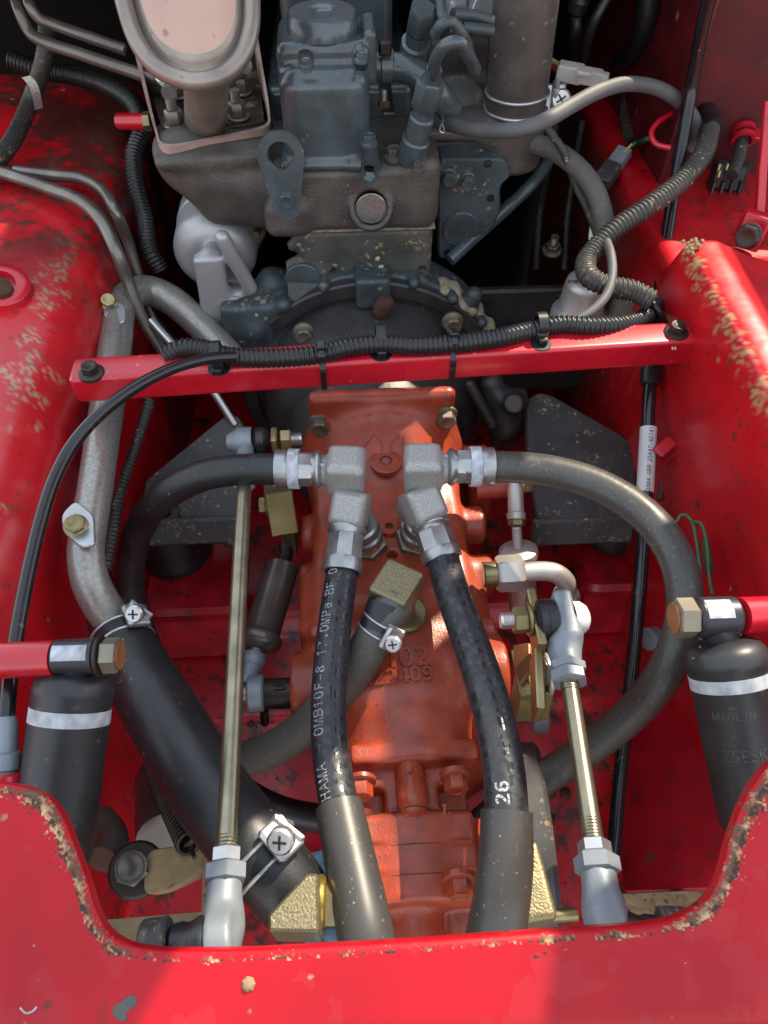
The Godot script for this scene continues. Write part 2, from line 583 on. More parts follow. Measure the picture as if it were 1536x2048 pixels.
func materials() -> void:
	var mottle := noise_tex(0.012, 0.62, 1.0, 5, 512, 3)
	var soft := noise_tex(0.006, 0.8, 1.0, 4, 512, 8)
	var grain := noise_tex(0.18, 0.0, 1.0, 3, 512, 5)
	var coarse := noise_tex(0.05, 0.0, 1.0, 4, 512, 6)
	var peel := noise_tex(0.03, 0.0, 1.0, 2, 512, 9)
	var rvar := noise_tex(0.01, 0.6, 1.0, 5, 512, 12)
	var wet := noise_tex(0.02, 0.18, 1.0, 5, 512, 14, FastNoiseLite.TYPE_SIMPLEX_SMOOTH, 0.5, 0.07)
	var tan := Color(0.62, 0.52, 0.36); var pale := Color(0.78, 0.72, 0.58); var brown := Color(0.2, 0.14, 0.1); var dark := Color(0.1, 0.08, 0.07)
	var fine := specks(1500, 0.5, 2.2, [tan, pale], 21, 512, 0.2, 0.8, 0.4)
	var dusty := specks(4200, 0.6, 4.5, [tan, pale, tan], 22, 512, 0.3, 0.95, 0.35)
	var chips := specks(420, 0.7, 6.0, [brown, dark, tan], 23, 512, 0.5, 1.0, 0.3)
	var heavy := specks(7000, 0.8, 6.0, [tan, brown, tan, Color(0.42, 0.33, 0.22)], 24, 512, 0.4, 0.95, 0.15)
	var flakes := specks(3600, 0.6, 3.5, [Color(0.85, 0.78, 0.66), brown, Color(0.35, 0.25, 0.18)], 25, 512, 0.5, 1.0, 0.45)
	var red := L(0.58, 0.010, 0.024)
	M.red = mk("red_paint", red, 0.33, 0.0, {"alb": soft, "rough": rvar, "bump": peel, "relief": 0.012, "dirt": chips, "dscale": 2.6, "coat": 0.35, "scale": 3.0})
	M.red_body = mk("red_body_paint", Color.WHITE, 0.38, 0.0, {"vc": 1, "alb": soft, "rough": rvar, "bump": peel, "relief": 0.02, "dirt": chips, "dscale": 2.3, "coat": 0.2, "coatr": 0.22})
	M.red_dirty = mk("red_dirty_paint", red, 0.42, 0.0, {"alb": mottle, "rough": rvar, "bump": peel, "relief": 0.012, "dirt": specks(1500, 0.8, 8.0, [brown, dark, dark, Color(0.3, 0.2, 0.14)], 62, 512, 0.5, 1.0, 0.4), "dscale": 2.4, "coat": 0.25, "coatr": 0.2, "scale": 3.0})
	M.red_clean = mk("red_bar_paint", L(0.55, 0.008, 0.022), 0.3, 0.0, {"alb": soft, "dirt": fine, "dscale": 3.5, "coat": 0.4})
	M.orange = mk("orange_pump_paint", L(0.44, 0.068, 0.028), 0.5, 0.0, {"alb": noise_tex(0.02, 0.72, 1.0, 5, 512, 60), "bump": grain, "relief": 0.022, "rough": rvar, "dirt": specks(900, 0.6, 3.0, [Color(0.3, 0.1, 0.06), pale, dark], 61, 512, 0.3, 0.8, 0.3), "dscale": 3.2, "coat": 0.12, "coatr": 0.2, "scale": 4.0})
	M.orange_rough = mk("orange_cast_paint", L(0.46, 0.066, 0.028), 0.5, 0.0, {"alb": soft, "bump": grain, "relief": 0.04, "dirt": fine, "dscale": 3.2, "scale": 3.5, "coat": 0.2})
	M.blue = mk("engine_paint", L(0.082, 0.112, 0.122), 0.34, 0.0, {"alb": mottle, "rough": rvar, "bump": coarse, "relief": 0.02, "dirt": fine, "dscale": 3.0, "coat": 0.25})
	M.blue_dirty = mk("engine_paint_dirty", L(0.068, 0.095, 0.102), 0.45, 0.0, {"alb": mottle, "bump": coarse, "relief": 0.04, "dirt": dusty, "dscale": 2.7})
	M.iron = mk("dark_cast_iron", L(0.115, 0.10, 0.086), 0.5, 0.1, {"alb": mottle, "bump": grain, "relief": 0.05, "dirt": fine, "dscale": 3.4})
	M.iron_green = mk("grimy_block", L(0.105, 0.107, 0.092), 0.56, 0.05, {"alb": mottle, "bump": grain, "relief": 0.05, "dirt": dusty, "dscale": 3.0})
	M.adapter = mk("black_housing_paint", L(0.05, 0.048, 0.047), 0.45, 0.0, {"alb": mottle, "bump": coarse, "relief": 0.03, "dirt": fine, "dscale": 3.0})
	M.mount = mk("black_bracket_paint", L(0.075, 0.075, 0.074), 0.52, 0.0, {"alb": mottle, "bump": coarse, "relief": 0.02, "dirt": dusty, "dscale": 4.2})
	M.alu = mk("cast_aluminium", L(0.50, 0.50, 0.495), 0.42, 0.4, {"alb": soft, "bump": grain, "relief": 0.015, "dirt": fine, "dscale": 3.1})
	M.fitting = mk("galvanised_fitting", L(0.52, 0.51, 0.48), 0.5, 0.4, {"alb": noise_tex(0.25, 0.6, 1.0, 2, 512, 31), "bump": grain, "relief": 0.03, "scale": 5.0})
	M.ferrule = mk("crimped_ferrule", L(0.52, 0.53, 0.52), 0.32, 0.8, {"alb": mottle, "scale": 6.0})
	M.zinc = mk("zinc_plate", L(0.58, 0.6, 0.6), 0.35, 0.8, {"alb": soft, "bump": grain, "relief": 0.006})
	M.zinc_bright = mk("bright_zinc", L(0.68, 0.68, 0.66), 0.28, 0.85, {"alb": soft})
	M.white_zinc = mk("pale_zinc_fitting", L(0.6, 0.58, 0.54), 0.4, 0.6, {"alb": soft, "dirt": fine})
	M.greyalloy = mk("grey_rod_end", L(0.25, 0.285, 0.315), 0.48, 0.25, {"alb": soft, "bump": grain, "relief": 0.01, "dirt": fine, "dscale": 3.7})
	M.gold = mk("yellow_zinc", L(0.42, 0.35, 0.17), 0.36, 0.75, {"alb": mottle, "bump": grain, "relief": 0.006, "dirt": fine, "dscale": 4.0})
	M.gold_cast = mk("yellow_zinc_cast", L(0.35, 0.30, 0.17), 0.42, 0.65, {"alb": noise_tex(0.2, 0.6, 1.0, 3, 512, 33), "bump": grain, "relief": 0.03, "scale": 5.0})
	M.brass_thread = mk("gold_thread", L(0.72, 0.5, 0.12), 0.25, 0.9)
	M.bolt = mk("zinc_bolt", L(0.36, 0.32, 0.24), 0.42, 0.6, {"alb": mottle, "dirt": fine})
	M.bolt_dark = mk("dark_bolt", L(0.06, 0.045, 0.038), 0.45, 0.5, {"alb": mottle, "dirt": fine})
	M.steel = mk("old_steel_pipe", L(0.40, 0.38, 0.34), 0.42, 0.55, {"alb": noise_tex(0.16, 0.72, 1.0, 4, 512, 35), "rough": rvar, "dirt": specks(2600, 0.5, 1.5, [brown, dark], 27, 512, 0.3, 0.8), "dscale": 3.0})
	M.line = mk("steel_line", L(0.30, 0.275, 0.24), 0.36, 0.75, {"alb": mottle, "dirt": specks(1800, 0.5, 1.8, [brown, dark], 70, 512, 0.3, 0.8), "dscale": 3.0})
	M.flat_black = mk("matt_black", L(0.010, 0.009, 0.008), 0.95, 0.0, {"spec": 0.1})  # near-black, fully rough colour for the back panel
	M.red_shaded = mk("shaded_red_paint", L(0.13, 0.006, 0.010), 0.5, 0.0, {"alb": mottle, "dirt": chips, "dscale": 2.0})  # darker copy of the red, with under-hood shade put into the colour
	M.dust_pale = mk("pale_dried_mud", L(0.52, 0.45, 0.3), 0.9, 0.0, {"alb": mottle, "bump": coarse, "relief": 0.1, "dirt": specks(2500, 0.8, 5.0, [Color(0.12, 0.22, 0.25), brown], 71, 512, 0.5, 1.0, 0.3), "dscale": 5.0})
	M.rod = mk("plated_rod", L(0.40, 0.36, 0.25), 0.3, 0.85, {"alb": mottle, "scale": 4.0, "bump": grain, "relief": 0.004})
	M.damper = mk("dark_steel_damper", L(0.19, 0.16, 0.14), 0.28, 0.5, {"alb": mottle})
	M.black = mk("black_plastic", L(0.012, 0.012, 0.013), 0.38, 0.0, {"dirt": fine, "dscale": 4.5})
	M.black_gloss = mk("black_gloss", L(0.01, 0.01, 0.011), 0.16, 0.0, {"dirt": fine, "dscale": 3.0})
	M.conduit = mk("black_conduit", L(0.014, 0.014, 0.014), 0.35, 0.0)
	M.conduit_dusty = mk("dusty_conduit", L(0.05, 0.046, 0.038), 0.55, 0.0, {"alb": mottle, "dirt": dusty, "dscale": 5.0})
	M.rubber = mk("rubber_hose", L(0.024, 0.025, 0.027), 0.5, 0.0, {"alb": mottle, "rough": rvar, "bump": grain, "relief": 0.01, "dirt": fine, "dscale": 4.0})
	M.rubber_dusty = mk("dusty_rubber", L(0.10, 0.097, 0.086), 0.6, 0.0, {"alb": soft, "dirt": specks(2600, 0.5, 1.4, [pale, tan], 28, 512, 0.2, 0.7), "dscale": 4.5})
	M.rubber_loop = mk("braided_rubber", L(0.06, 0.058, 0.052), 0.5, 0.0, {"alb": soft, "rough": rvar, "bump": coarse, "relief": 0.008, "scale": 6.0, "dirt": specks(2600, 0.5, 1.4, [pale, tan], 52, 512, 0.2, 0.7), "dscale": 5.0})
	M.rubber_wet = mk("wet_hose", L(0.022, 0.023, 0.026), 0.62, 0.0, {"rough": wet, "bump": wet, "relief": 0.006, "scale": 11.0, "dirt": specks(500, 0.5, 1.3, [Color(0.5, 0.52, 0.54)], 50, 512, 0.15, 0.5), "dscale": 6.0})
	M.sleeve = mk("grey_sleeve", L(0.058, 0.055, 0.051), 0.42, 0.0, {"alb": soft, "dirt": specks(700, 0.5, 1.6, [pale], 29, 512, 0.3, 0.8), "dscale": 5.0})
	M.grey_hose = mk("grey_rubber", L(0.13, 0.13, 0.13), 0.6, 0.0, {"alb": mottle, "dirt": fine, "dscale": 5.0})
	M.pink = mk("heat_tinted_muffler", L(0.58, 0.38, 0.29), 0.5, 0.1, {"alb": soft, "bump": coarse, "relief": 0.01, "dirt": specks(60, 0.8, 3.5, [dark, brown], 40, 512, 0.5, 1.0), "dscale": 3.0})
	M.muffler_rim = mk("muffler_seam", L(0.38, 0.33, 0.28), 0.42, 0.5, {"alb": mottle, "rough": rvar, "dirt": specks(700, 0.5, 3.0, [brown, Color(0.45, 0.3, 0.18)], 41, 512, 0.4, 0.9, 0.4), "dscale": 4.0})
	M.tray = mk("flaking_bracket", L(0.56, 0.37, 0.31), 0.55, 0.1, {"alb": mottle, "dirt": flakes, "dscale": 4.0})
	M.tray_floor = mk("sooty_bracket_floor", L(0.05, 0.033, 0.025), 0.6, 0.2, {"alb": mottle, "dirt": heavy, "dscale": 1.2})
	M.pipe_brown = mk("brown_black_pipe", L(0.125, 0.107, 0.096), 0.42, 0.15, {"alb": mottle, "dirt": specks(1500, 0.5, 2.4, [pale, tan], 42, 512, 0.3, 0.9, 0.2), "dscale": 2.6})
	M.accumulator = mk("black_cylinder_paint", L(0.035, 0.037, 0.041), 0.4, 0.1, {"alb": mottle, "dirt": fine, "dscale": 2.6, "bump": coarse, "relief": 0.01})
	M.white_paint = mk("white_paint_mark", L(0.62, 0.66, 0.7), 0.55, 0.0, {"alb": noise_tex(0.06, 0.55, 1.0, 4, 512, 44)})
	M.print = mk("grey_print", L(0.46, 0.48, 0.5), 0.6, 0.0, {"alb": noise_tex(0.09, 0.25, 1.0, 3, 512, 65, FastNoiseLite.TYPE_SIMPLEX_SMOOTH, 0.42, 0.2), "scale": 10.0})
	M.print_faint = mk("faint_print", L(0.11, 0.11, 0.105), 0.6, 0.0, {"alb": noise_tex(0.08, 0.3, 1.0, 3, 512, 64), "scale": 8.0})
	M.ink = mk("black_print", L(0.02, 0.02, 0.025), 0.6)
	M.label_white = mk("white_label", L(0.72, 0.72, 0.72), 0.5, 0.0, {"alb": soft, "dirt": fine, "dscale": 3.0})
	M.connector = mk("white_connector", L(0.55, 0.53, 0.48), 0.45, 0.0, {"alb": soft, "dirt": fine})
	M.connector_grey = mk("grey_connector", L(0.22, 0.25, 0.27), 0.45, 0.0)
	M.copper = mk("orange_worn_bolt", L(0.42, 0.16, 0.06), 0.45, 0.3, {"alb": mottle})
	M.green = mk("green_wire", L(0.03, 0.12, 0.05), 0.4)
	M.wire_red = mk("red_wire", L(0.45, 0.03, 0.02), 0.4)
	M.wire_yellow = mk("yellow_wire", L(0.5, 0.4, 0.12), 0.4)
	M.yellow_mark = mk("yellow_paint_mark", L(0.7, 0.42, 0.03), 0.5)
	M.dust = mk("dirt_caked_metal", L(0.40, 0.29, 0.15), 0.85, 0.0, {"alb": mottle, "bump": coarse, "relief": 0.12, "dirt": heavy, "dscale": 3.0})
	M.rust_lump = mk("rust_lump", L(0.10, 0.04, 0.022), 0.9, 0.0, {"alb": mottle, "bump": grain, "relief": 0.15})
	M.bluechip = mk("blue_flaking_paint", L(0.13, 0.24, 0.33), 0.6, 0.0, {"dirt": specks(3000, 1.0, 6.0, [Color(0.5, 0.3, 0.2), Color(0.35, 0.3, 0.28)], 45, 512, 0.7, 1.0, 0.1), "dscale": 8.0})
	M.soil = mk("soil", L(0.2, 0.15, 0.1), 0.95, 0.0, {"alb": mottle, "scale": 1.0})
	M.rimchip = mk("chipped_rim_paint", Color.WHITE, 0.46, 0.0, {"vc": 1, "alb": soft, "bump": peel, "relief": 0.006, "coat": 0.08, "coatr": 0.25, "spec": 0.35, "rough": rvar, "dirt": specks(130, 0.7, 3.5, [brown, tan, pale], 51, 512, 0.5, 1.0), "dscale": 2.6})
	M.gasket = mk("gasket_edge", L(0.35, 0.28, 0.2), 0.8, 0.0, {"alb": mottle, "scale": 12.0})

# ---------------------------------------------------------------- the machine body
func nz(sd: int, f: float, oct := 4) -> FastNoiseLite:
	var n := FastNoiseLite.new()
	n.seed = sd; n.frequency = f; n.fractal_octaves = oct
	return n

func lay(profile: Callable, z0: float, z1: float, nzs: int, na: int, col: Callable, called: String, parent: Node3D) -> MeshInstance3D:
	var s := Shape.new()
	var rows := []
	for k in nzs + 1:
		var z := lerpf(z0, z1, float(k) / nzs)
		var pr: PackedVector3Array = profile.call(z)
		var row := PackedVector3Array()
		for j in na + 1: row.append(pr[mini(j, pr.size() - 1)])
		rows.append(row)
	sheet(s, rows)
	for p in s.v: s.c.append(col.call(p))
	return build(s, called, M.red_body, parent)

func even(p: PackedVector3Array, n: int) -> PackedVector3Array:
	var total := 0.0
	for k in p.size() - 1: total += p[k].distance_to(p[k + 1])
	return smooth(p, total / n * 1.0001)

func body() -> void:
	var n1 := nz(1, 9.0); var n2 := nz(2, 60.0); var n3 := nz(3, 220.0, 3); var n4 := nz(4, 25.0)
	var red := Color(0.58, 0.009, 0.018); var tan := Color(0.42, 0.33, 0.2); var grime_and_shade := Color(0.055, 0.03, 0.022)
	var t := thing("machine_body", "red painted steel engine bay body with dusty scuffed side ledges and a deep floor", "machine body", Vector3(0.03, 0.6, -0.5))
	var lp := func(z: float) -> PackedVector3Array:
		var w := 0.006 * n1.get_noise_2d(z * 0.6, 3.0)
		var dip := 0.0
		return even(PackedVector3Array([Vector3(-0.62, 1.0 + dip, z), Vector3(-0.42, 0.992 + dip, z), Vector3(-0.32, 0.985 + dip, z), Vector3(-0.276 + w, 0.974 + dip, z), Vector3(-0.254 + w, 0.95 + dip, z), Vector3(-0.248 + w, 0.89, z), Vector3(-0.246, 0.72, z), Vector3(-0.242, 0.605, z)]), 230)
	var lc := func(p: Vector3) -> Color:
		var c := red
		var a := n1.get_noise_3dv(p); var b := n2.get_noise_3dv(p); var f := n3.get_noise_3dv(p)
		var edge := exp(-pow((p.x + 0.285 + 0.02 * n4.get_noise_1d(p.z * 1.2)) / 0.022, 2.0)) * smoothstep(0.9, 0.96, p.y) + 0.5 * exp(-((p - Vector3(-0.35, 0.99, -0.62)) * Vector3(1, 0, 1)).length_squared() / 0.0012)
		var dirt := smoothstep(0.3, 0.6, edge * 0.5 + a * 0.45 + b * 0.4 - 0.09) * smoothstep(0.86, 0.95, p.y)
		c = c.lerp(tan, clampf(dirt * smoothstep(0.0, 0.3, f + b * 0.3 + 0.06) * 0.9, 0, 0.85))
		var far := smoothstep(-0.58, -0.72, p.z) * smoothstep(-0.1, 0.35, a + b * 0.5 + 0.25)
		c = c.lerp(grime_and_shade, far * 0.85)
		if f > 0.42 and b > 0.1: c = c.lerp(grime_and_shade, 0.75)
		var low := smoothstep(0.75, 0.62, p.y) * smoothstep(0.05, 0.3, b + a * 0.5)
		return c.lerp(grime_and_shade, low * 0.7)
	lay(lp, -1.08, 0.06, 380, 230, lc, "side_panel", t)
	var rp := func(z: float) -> PackedVector3Array:
		var k := smoothstep(-0.60, -0.575, z)
		var top := lerpf(1.0, 1.035, k)
		var led := lerpf(1.0, 0.99, k)
		return even(PackedVector3Array([Vector3(0.305, 0.605, z), Vector3(0.300, 0.75, z), Vector3(0.297, 0.92, z), Vector3(0.298, top - 0.02, z), Vector3(0.303, top - 0.003, z), Vector3(0.312, top, z), Vector3(0.327, top, z), Vector3(0.336, top - 0.004 * k, z), Vector3(0.343, lerpf(led, led + 0.038, k), z), Vector3(0.365, lerpf(led, led + 0.028, k), z), Vector3(0.46, led + 0.004 * k, z), Vector3(0.62, led - 0.01, z)]), 230)
	var rc := func(p: Vector3) -> Color:
		var c := red
		var a := n1.get_noise_3dv(p * 1.3); var b := n2.get_noise_3dv(p); var f := n3.get_noise_3dv(p)
		var edge := exp(-pow((p.x - 0.301 - 0.003 * n4.get_noise_1d(p.z * 2.0)) / 0.0065, 2.0)) * smoothstep(1.0, 1.03, p.y)
		var dirt := smoothstep(0.25, 0.6, edge * (0.72 + 0.5 * a) + b * 0.45 - 0.1)
		c = c.lerp(Color(0.5, 0.36, 0.18), clampf(dirt * smoothstep(-0.12, 0.2, f + b * 0.4), 0, 0.92))
		var wall := smoothstep(1.02, 0.95, p.y) * smoothstep(0.1, 0.5, b * 0.7 + n4.get_noise_3d(p.x, p.y * 0.3, p.z * 1.5) * 0.7)
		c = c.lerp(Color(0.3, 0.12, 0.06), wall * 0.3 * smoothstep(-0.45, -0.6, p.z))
		var led := smoothstep(0.345, 0.36, p.x) * smoothstep(0.15, 0.4, b + f * 0.4)
		c = c.lerp(grime_and_shade, led * 0.5)
		if f > 0.45 and b > 0.05: c = c.lerp(grime_and_shade, 0.8)
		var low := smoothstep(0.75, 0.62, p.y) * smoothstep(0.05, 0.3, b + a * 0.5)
		c = c.lerp(grime_and_shade, 0.8 * smoothstep(-0.6, -0.74, p.z) * smoothstep(1.0, 0.97, p.y))  # far wall below the ledge: under-hood shade painted into the colour
		return c.lerp(grime_and_shade, low * 0.7)
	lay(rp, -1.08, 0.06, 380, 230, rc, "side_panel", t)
	var fp := func(z: float) -> PackedVector3Array:
		var out := PackedVector3Array()
		for k in 181:
			var x := lerpf(-0.246, 0.31, k / 180.0)
			var y := 0.602 + 0.02 * smoothstep(-0.43, -0.455, z) + 0.006 * smoothstep(-0.325, -0.335, z)
			out.append(Vector3(x, y, z))
		return out
	var fc := func(p: Vector3) -> Color:
		var b := n2.get_noise_3dv(p * 0.7); var f := n3.get_noise_3dv(p * 0.6); var a := n1.get_noise_3dv(p * 1.5)
		var c := red.lerp(Color(0.2, 0.09, 0.05), smoothstep(0.1, 0.6, a + b * 0.4) * 0.4)
		var blob := smoothstep(0.16, 0.26, b * 0.8 + f * 0.5 + a * 0.3)
		return c.lerp(grime_and_shade, blob * 0.9)
	lay(fp, -1.08, 0.0, 300, 180, fc, "floor_panel", t)
	var bk := Shape.new()
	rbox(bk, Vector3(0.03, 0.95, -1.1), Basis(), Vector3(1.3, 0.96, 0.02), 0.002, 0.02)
	build(bk, "front_bulkhead", M.flat_black, t)
	block(t, Vector3(0.33, 1.06, -0.92), Basis(Vector3.UP, PI / 2 + 0.03), Vector3(0.36, 0.28, 0.006), 0.002, M.red_shaded, "inner_panel")  # red darkened here in place of the shade under the hood
	block(t, Vector3(0.50, 1.085, -0.745), Basis(Vector3.UP, -0.25), Vector3(0.34, 0.21, 0.006), 0.002, M.red_shaded, "inner_panel")
	# the engine bearer crossing below the bell housing
	block(t, Vector3(0.19, 0.80, -0.735), Basis(), Vector3(0.25, 0.16, 0.012), 0.003, M.adapter, "cross_member")
	var cb := pt(1104, 500, 0.52)
	bolt(t, cb, Vector3(0, 1, 0.2), 0.009, M.bolt, 1.4, 0.8, "cross_member_bolt")
	stud(t, cb + Vector3(0, 0.008, 0), Vector3(0, 1, 0.2), 0.005, 0.012, M.bolt, "cross_member_stud")
	# rubber mount stands on the floor, one each side
	for e in [[395, 1120, -1.0], [1240, 1075, 1.0]]:
		var top := pt(e[0], e[1], 0.70)
		var s := Shape.new()
		rbox(s, top + Vector3(0, -0.012, 0.02), upto(Vector3.UP, Vector3(0, 0, -1)), Vector3(0.115, 0.10, 0.024), 0.006, 0.02)
		rbox(s, top + Vector3(0, -0.05, 0.062), upto(Vector3(0, 0.25, 1)), Vector3(0.115, 0.085, 0.02), 0.006, 0.012)
		build(s, "mount_stand", M.red_dirty, t)
	# the low red bracket panel on the right, and its dusty foot rail
	plate(t, PackedVector3Array([pt(1285, 1330, 0.73), pt(1330, 1330, 0.70), pt(1445, 1420, 0.66), pt(1500, 1775, 0.62), pt(1240, 1780, 0.70), pt(1245, 1560, 0.73)]), 0.004, M.red_dirty, "bracket_panel")
	plate(t, PackedVector3Array([pt(1170, 1790, 0.66), pt(1470, 1775, 0.66), pt(1480, 1860, 0.66), pt(1170, 1880, 0.66)]), 0.01, M.dust, "foot_rail")
	var rail := plate(t, PackedVector3Array([pt(150, 1842, 0.48), pt(428, 1820, 0.48), pt(428, 1960, 0.46), pt(120, 1990, 0.46)]), 0.008, M.dust, "foot_rail")
	rail.set_meta("label", "rail caked with tan dirt and chipped red paint")
	plate(rail, PackedVector3Array([pt(245, 1880, 0.477), pt(318, 1846, 0.477), pt(352, 1872, 0.477), pt(300, 1930, 0.472)]), 0.002, M.red, "bare_paint_patch", 0.004)
	# hinge ear and rust boss
	var boss := Shape.new()
	lathe(boss, pt(2, 578, 0.41), Vector3(0.25, 1, 0.2), [[-0.01, 0.03], [0.006, 0.026], [0.009, 0.021], [0.009, 0.014], [0.002, 0.012], [0.002, 0.0]], 30)
	build(boss, "boss", M.red, t)
	var ln := Shape.new()
	lathe(ln, pt(2, 582, 0.405), Vector3(0.25, 1, 0.2), [[-0.004, 0.012], [0.006, 0.011], [0.009, 0.007], [0.009, 0.0]], 9)
	build(ln, "rusty_plug", M.rust_lump, t)
	var st := Shape.new()
	tube(st, P([[238, 243, 0.37], [300, 243, 0.365]]), 0.0085, 20)
	build(st, "stub_pipe", M.red, t)
	ring(t, pt(288, 243, 0.365), Vector3(1, 0, 0), 0.010, 0.008, M.gold, "stub_nut", 0.001, 6)
	for e in [[-1.0, 0], [1.0, 1]]:   # red pins that carry the two cylinders
		var s := Shape.new()
		if e[1] == 0: tube(s, P([[-60, 1324, 0.39], [110, 1316, 0.388]]), 0.0104, 24)
		else: tube(s, P([[1478, 1232, 0.40], [1640, 1225, 0.41]]), 0.0118, 24)
		build(s, "cylinder_pin", M.red, t)

	# the notched plate closing the bay towards the viewer
	var o := pt(768, 1885, 0.34)
	var nn := Vector3(0.0, 0.95, 0.31).normalized()
	var on := func(px: float, py: float) -> Vector3:
		var r := ray(px, py)
		return EYE + r * ((o - EYE).dot(nn) / r.dot(nn))
	var rim := PackedVector3Array()
	for e in [[-160, 1545], [-60, 1560], [20, 1567], [62, 1577], [100, 1602], [126, 1642], [150, 1705], [172, 1765], [190, 1822], [212, 1862], [250, 1888], [310, 1900], [400, 1902], [500, 1900], [640, 1893], [800, 1884], [960, 1873], [1120, 1861], [1240, 1853], [1310, 1846], [1360, 1834], [1402, 1812], [1432, 1780], [1450, 1735], [1464, 1680], [1485, 1620], [1510, 1570], [1545, 1525], [1600, 1490], [1700, 1460]]:
		rim.append(on.call(e[0], e[1]))
	rim = smooth(rim, 0.0005)
	var along := PackedFloat32Array([0.0])
	for k in rim.size() - 1: along.append(along[k] + rim[k].distance_to(rim[k + 1]))
	var total := along[along.size() - 1]
	var cols := []
	for k in 14: cols.append(-0.0119 + k * 0.0009)          # the turned-down lip
	for k in 60: cols.append(0.0004 + 0.0004 * k)
	for k in 30: cols.append(0.0245 + 0.001 * k)
	for k in 24: cols.append(0.056 + 0.006 * k)
	var rows := []
	var bn := nz(11, 70.0, 4); var bf := nz(12, 520.0, 3); var bl := nz(13, 18.0, 3)
	var fold0: Vector3 = on.call(0, 2062); var fold1: Vector3 = on.call(1536, 2012)
	var fd := (fold1 - fold0).normalized()
	var fdown := fd.cross(nn).normalized()
	if fdown.z < 0: fdown = -fdown
	var s := Shape.new()
	for k in rim.size():
		var u := along[k] / total
		var tan_ := (rim[mini(k + 3, rim.size() - 1)] - rim[maxi(k - 3, 0)]).normalized()
		var inw := tan_.cross(nn).normalized()
		var goal: Vector3 = on.call(lerpf(-420, 1960, u), 2330)
		var dir := (goal - rim[k])
		var reach := dir.length()
		dir = dir.normalized()
		if inw.dot(dir) < 0: inw = -inw
		var row := PackedVector3Array()
		for c in cols:
			var p: Vector3
			if c <= 0.0:
				var a := clampf(-c / 0.006, 0, PI / 2)
				p = rim[k] + inw * (0.004 - sin(a) * 0.004) - nn * ((1.0 - cos(a)) * 0.003 + maxf(-c - 0.0094, 0) * 2.0)
			else:
				var w := smoothstep(0.0, 0.03, c)
				p = rim[k] + inw * 0.004 + inw.lerp(dir, w).normalized() * c * minf(1.0, reach / 0.2)
			var over := (p - fold0).dot(fdown)
			if over > 0:
				var a2 := minf(over / 0.012, 1.15)
				p = p - fdown * over + fdown * (sin(a2) * 0.012 + maxf(over - 0.0138, 0) * cos(1.15)) - nn * ((1 - cos(a2)) * 0.012 + maxf(over - 0.0138, 0) * sin(1.15))
			row.append(p)
		rows.append(row)
	sheet(s, rows)
	for k in rim.size():
		var px := lerpf(0, 1, along[k] / total)
		var corner := 0.72 + 0.5 * exp(-pow((px - 0.12) / 0.13, 2)) + 0.5 * exp(-pow((px - 0.86) / 0.12, 2))
		for j in cols.size():
			var c: float = cols[j]
			var p: Vector3 = rows[k][j]
			var b := bn.get_noise_3dv(p); var f := bf.get_noise_3dv(p); var l := bl.get_noise_3dv(p)
			var base := Color(0.44, 0.007, 0.013)
			var wear := corner * exp(-absf(c + 0.001) / (0.0038 + 0.006 * maxf(corner - 0.6, 0.0))) + l * 0.28
			if wear + b * 0.5 + f * 0.6 > 0.74:
				var q := bn.get_noise_3dv(p * 1.7 + Vector3(3, 1, 2)) * 0.7 + bf.get_noise_3dv(p * 0.8 + Vector3(1, 5, 2)) * 0.6 + 0.12 * (1.0 - corner) + 0.15
				base = Color(0.05, 0.026, 0.018) if q < 0.12 else Color(0.16, 0.065, 0.035) if q < 0.28 else Color(0.40, 0.22, 0.10) if q < 0.46 else Color(0.55, 0.36, 0.2)
				if c < -0.002: base = base.lerp(Color(0.16, 0.1, 0.06), 0.5)
			elif c < 0.014 and b * 0.7 + f * 0.5 + l * 0.3 > 0.62 - corner * 0.12: base = Color(0.045, 0.03, 0.025)
			elif c > 0.02 and b * 0.6 + f * 0.3 + l * 0.35 > 0.62: base = Color(0.55, 0.42, 0.26) if f > 0 else Color(0.2, 0.17, 0.15)
			elif l + b * 0.4 > 0.3: base = base.lerp(Color(0.5, 0.05, 0.06), 0.15)
			s.c.append(base)
	var rear := thing("notched_rear_plate", "red notched plate nearest the viewer with chipped dirty rim", "body panel", o)
	build(s, "panel", M.rimchip, rear)
	var sc := Shape.new()
	tube(sc, smooth(PackedVector3Array([on.call(40, 2015), on.call(52, 2026), on.call(66, 2022), on.call(74, 2013)]), 0.001), 0.0004, 6)
	build(sc, "scratch", M.white_paint, rear)
	var chip := Shape.new()
	for e in [[252, 2010, 0.003], [240, 2022, 0.0035], [262, 2003, 0.0028], [246, 2034, 0.002]]:
		lathe(chip, on.call(e[0], e[1]) - nn * 0.0004, nn, [[0, e[2]], [0.0007, e[2] * 0.8], [0.0008, 0]], 7)
	build(chip, "bare_patch", M.iron, rear)
	var cl := Shape.new()
	lathe(cl, on.call(497, 1968) - nn * 0.001, nn, [[0, 0.0032], [0.0018, 0.0026], [0.003, 0.0012], [0.003, 0]], 7)
	build(cl, "clod", M.dust, rear)

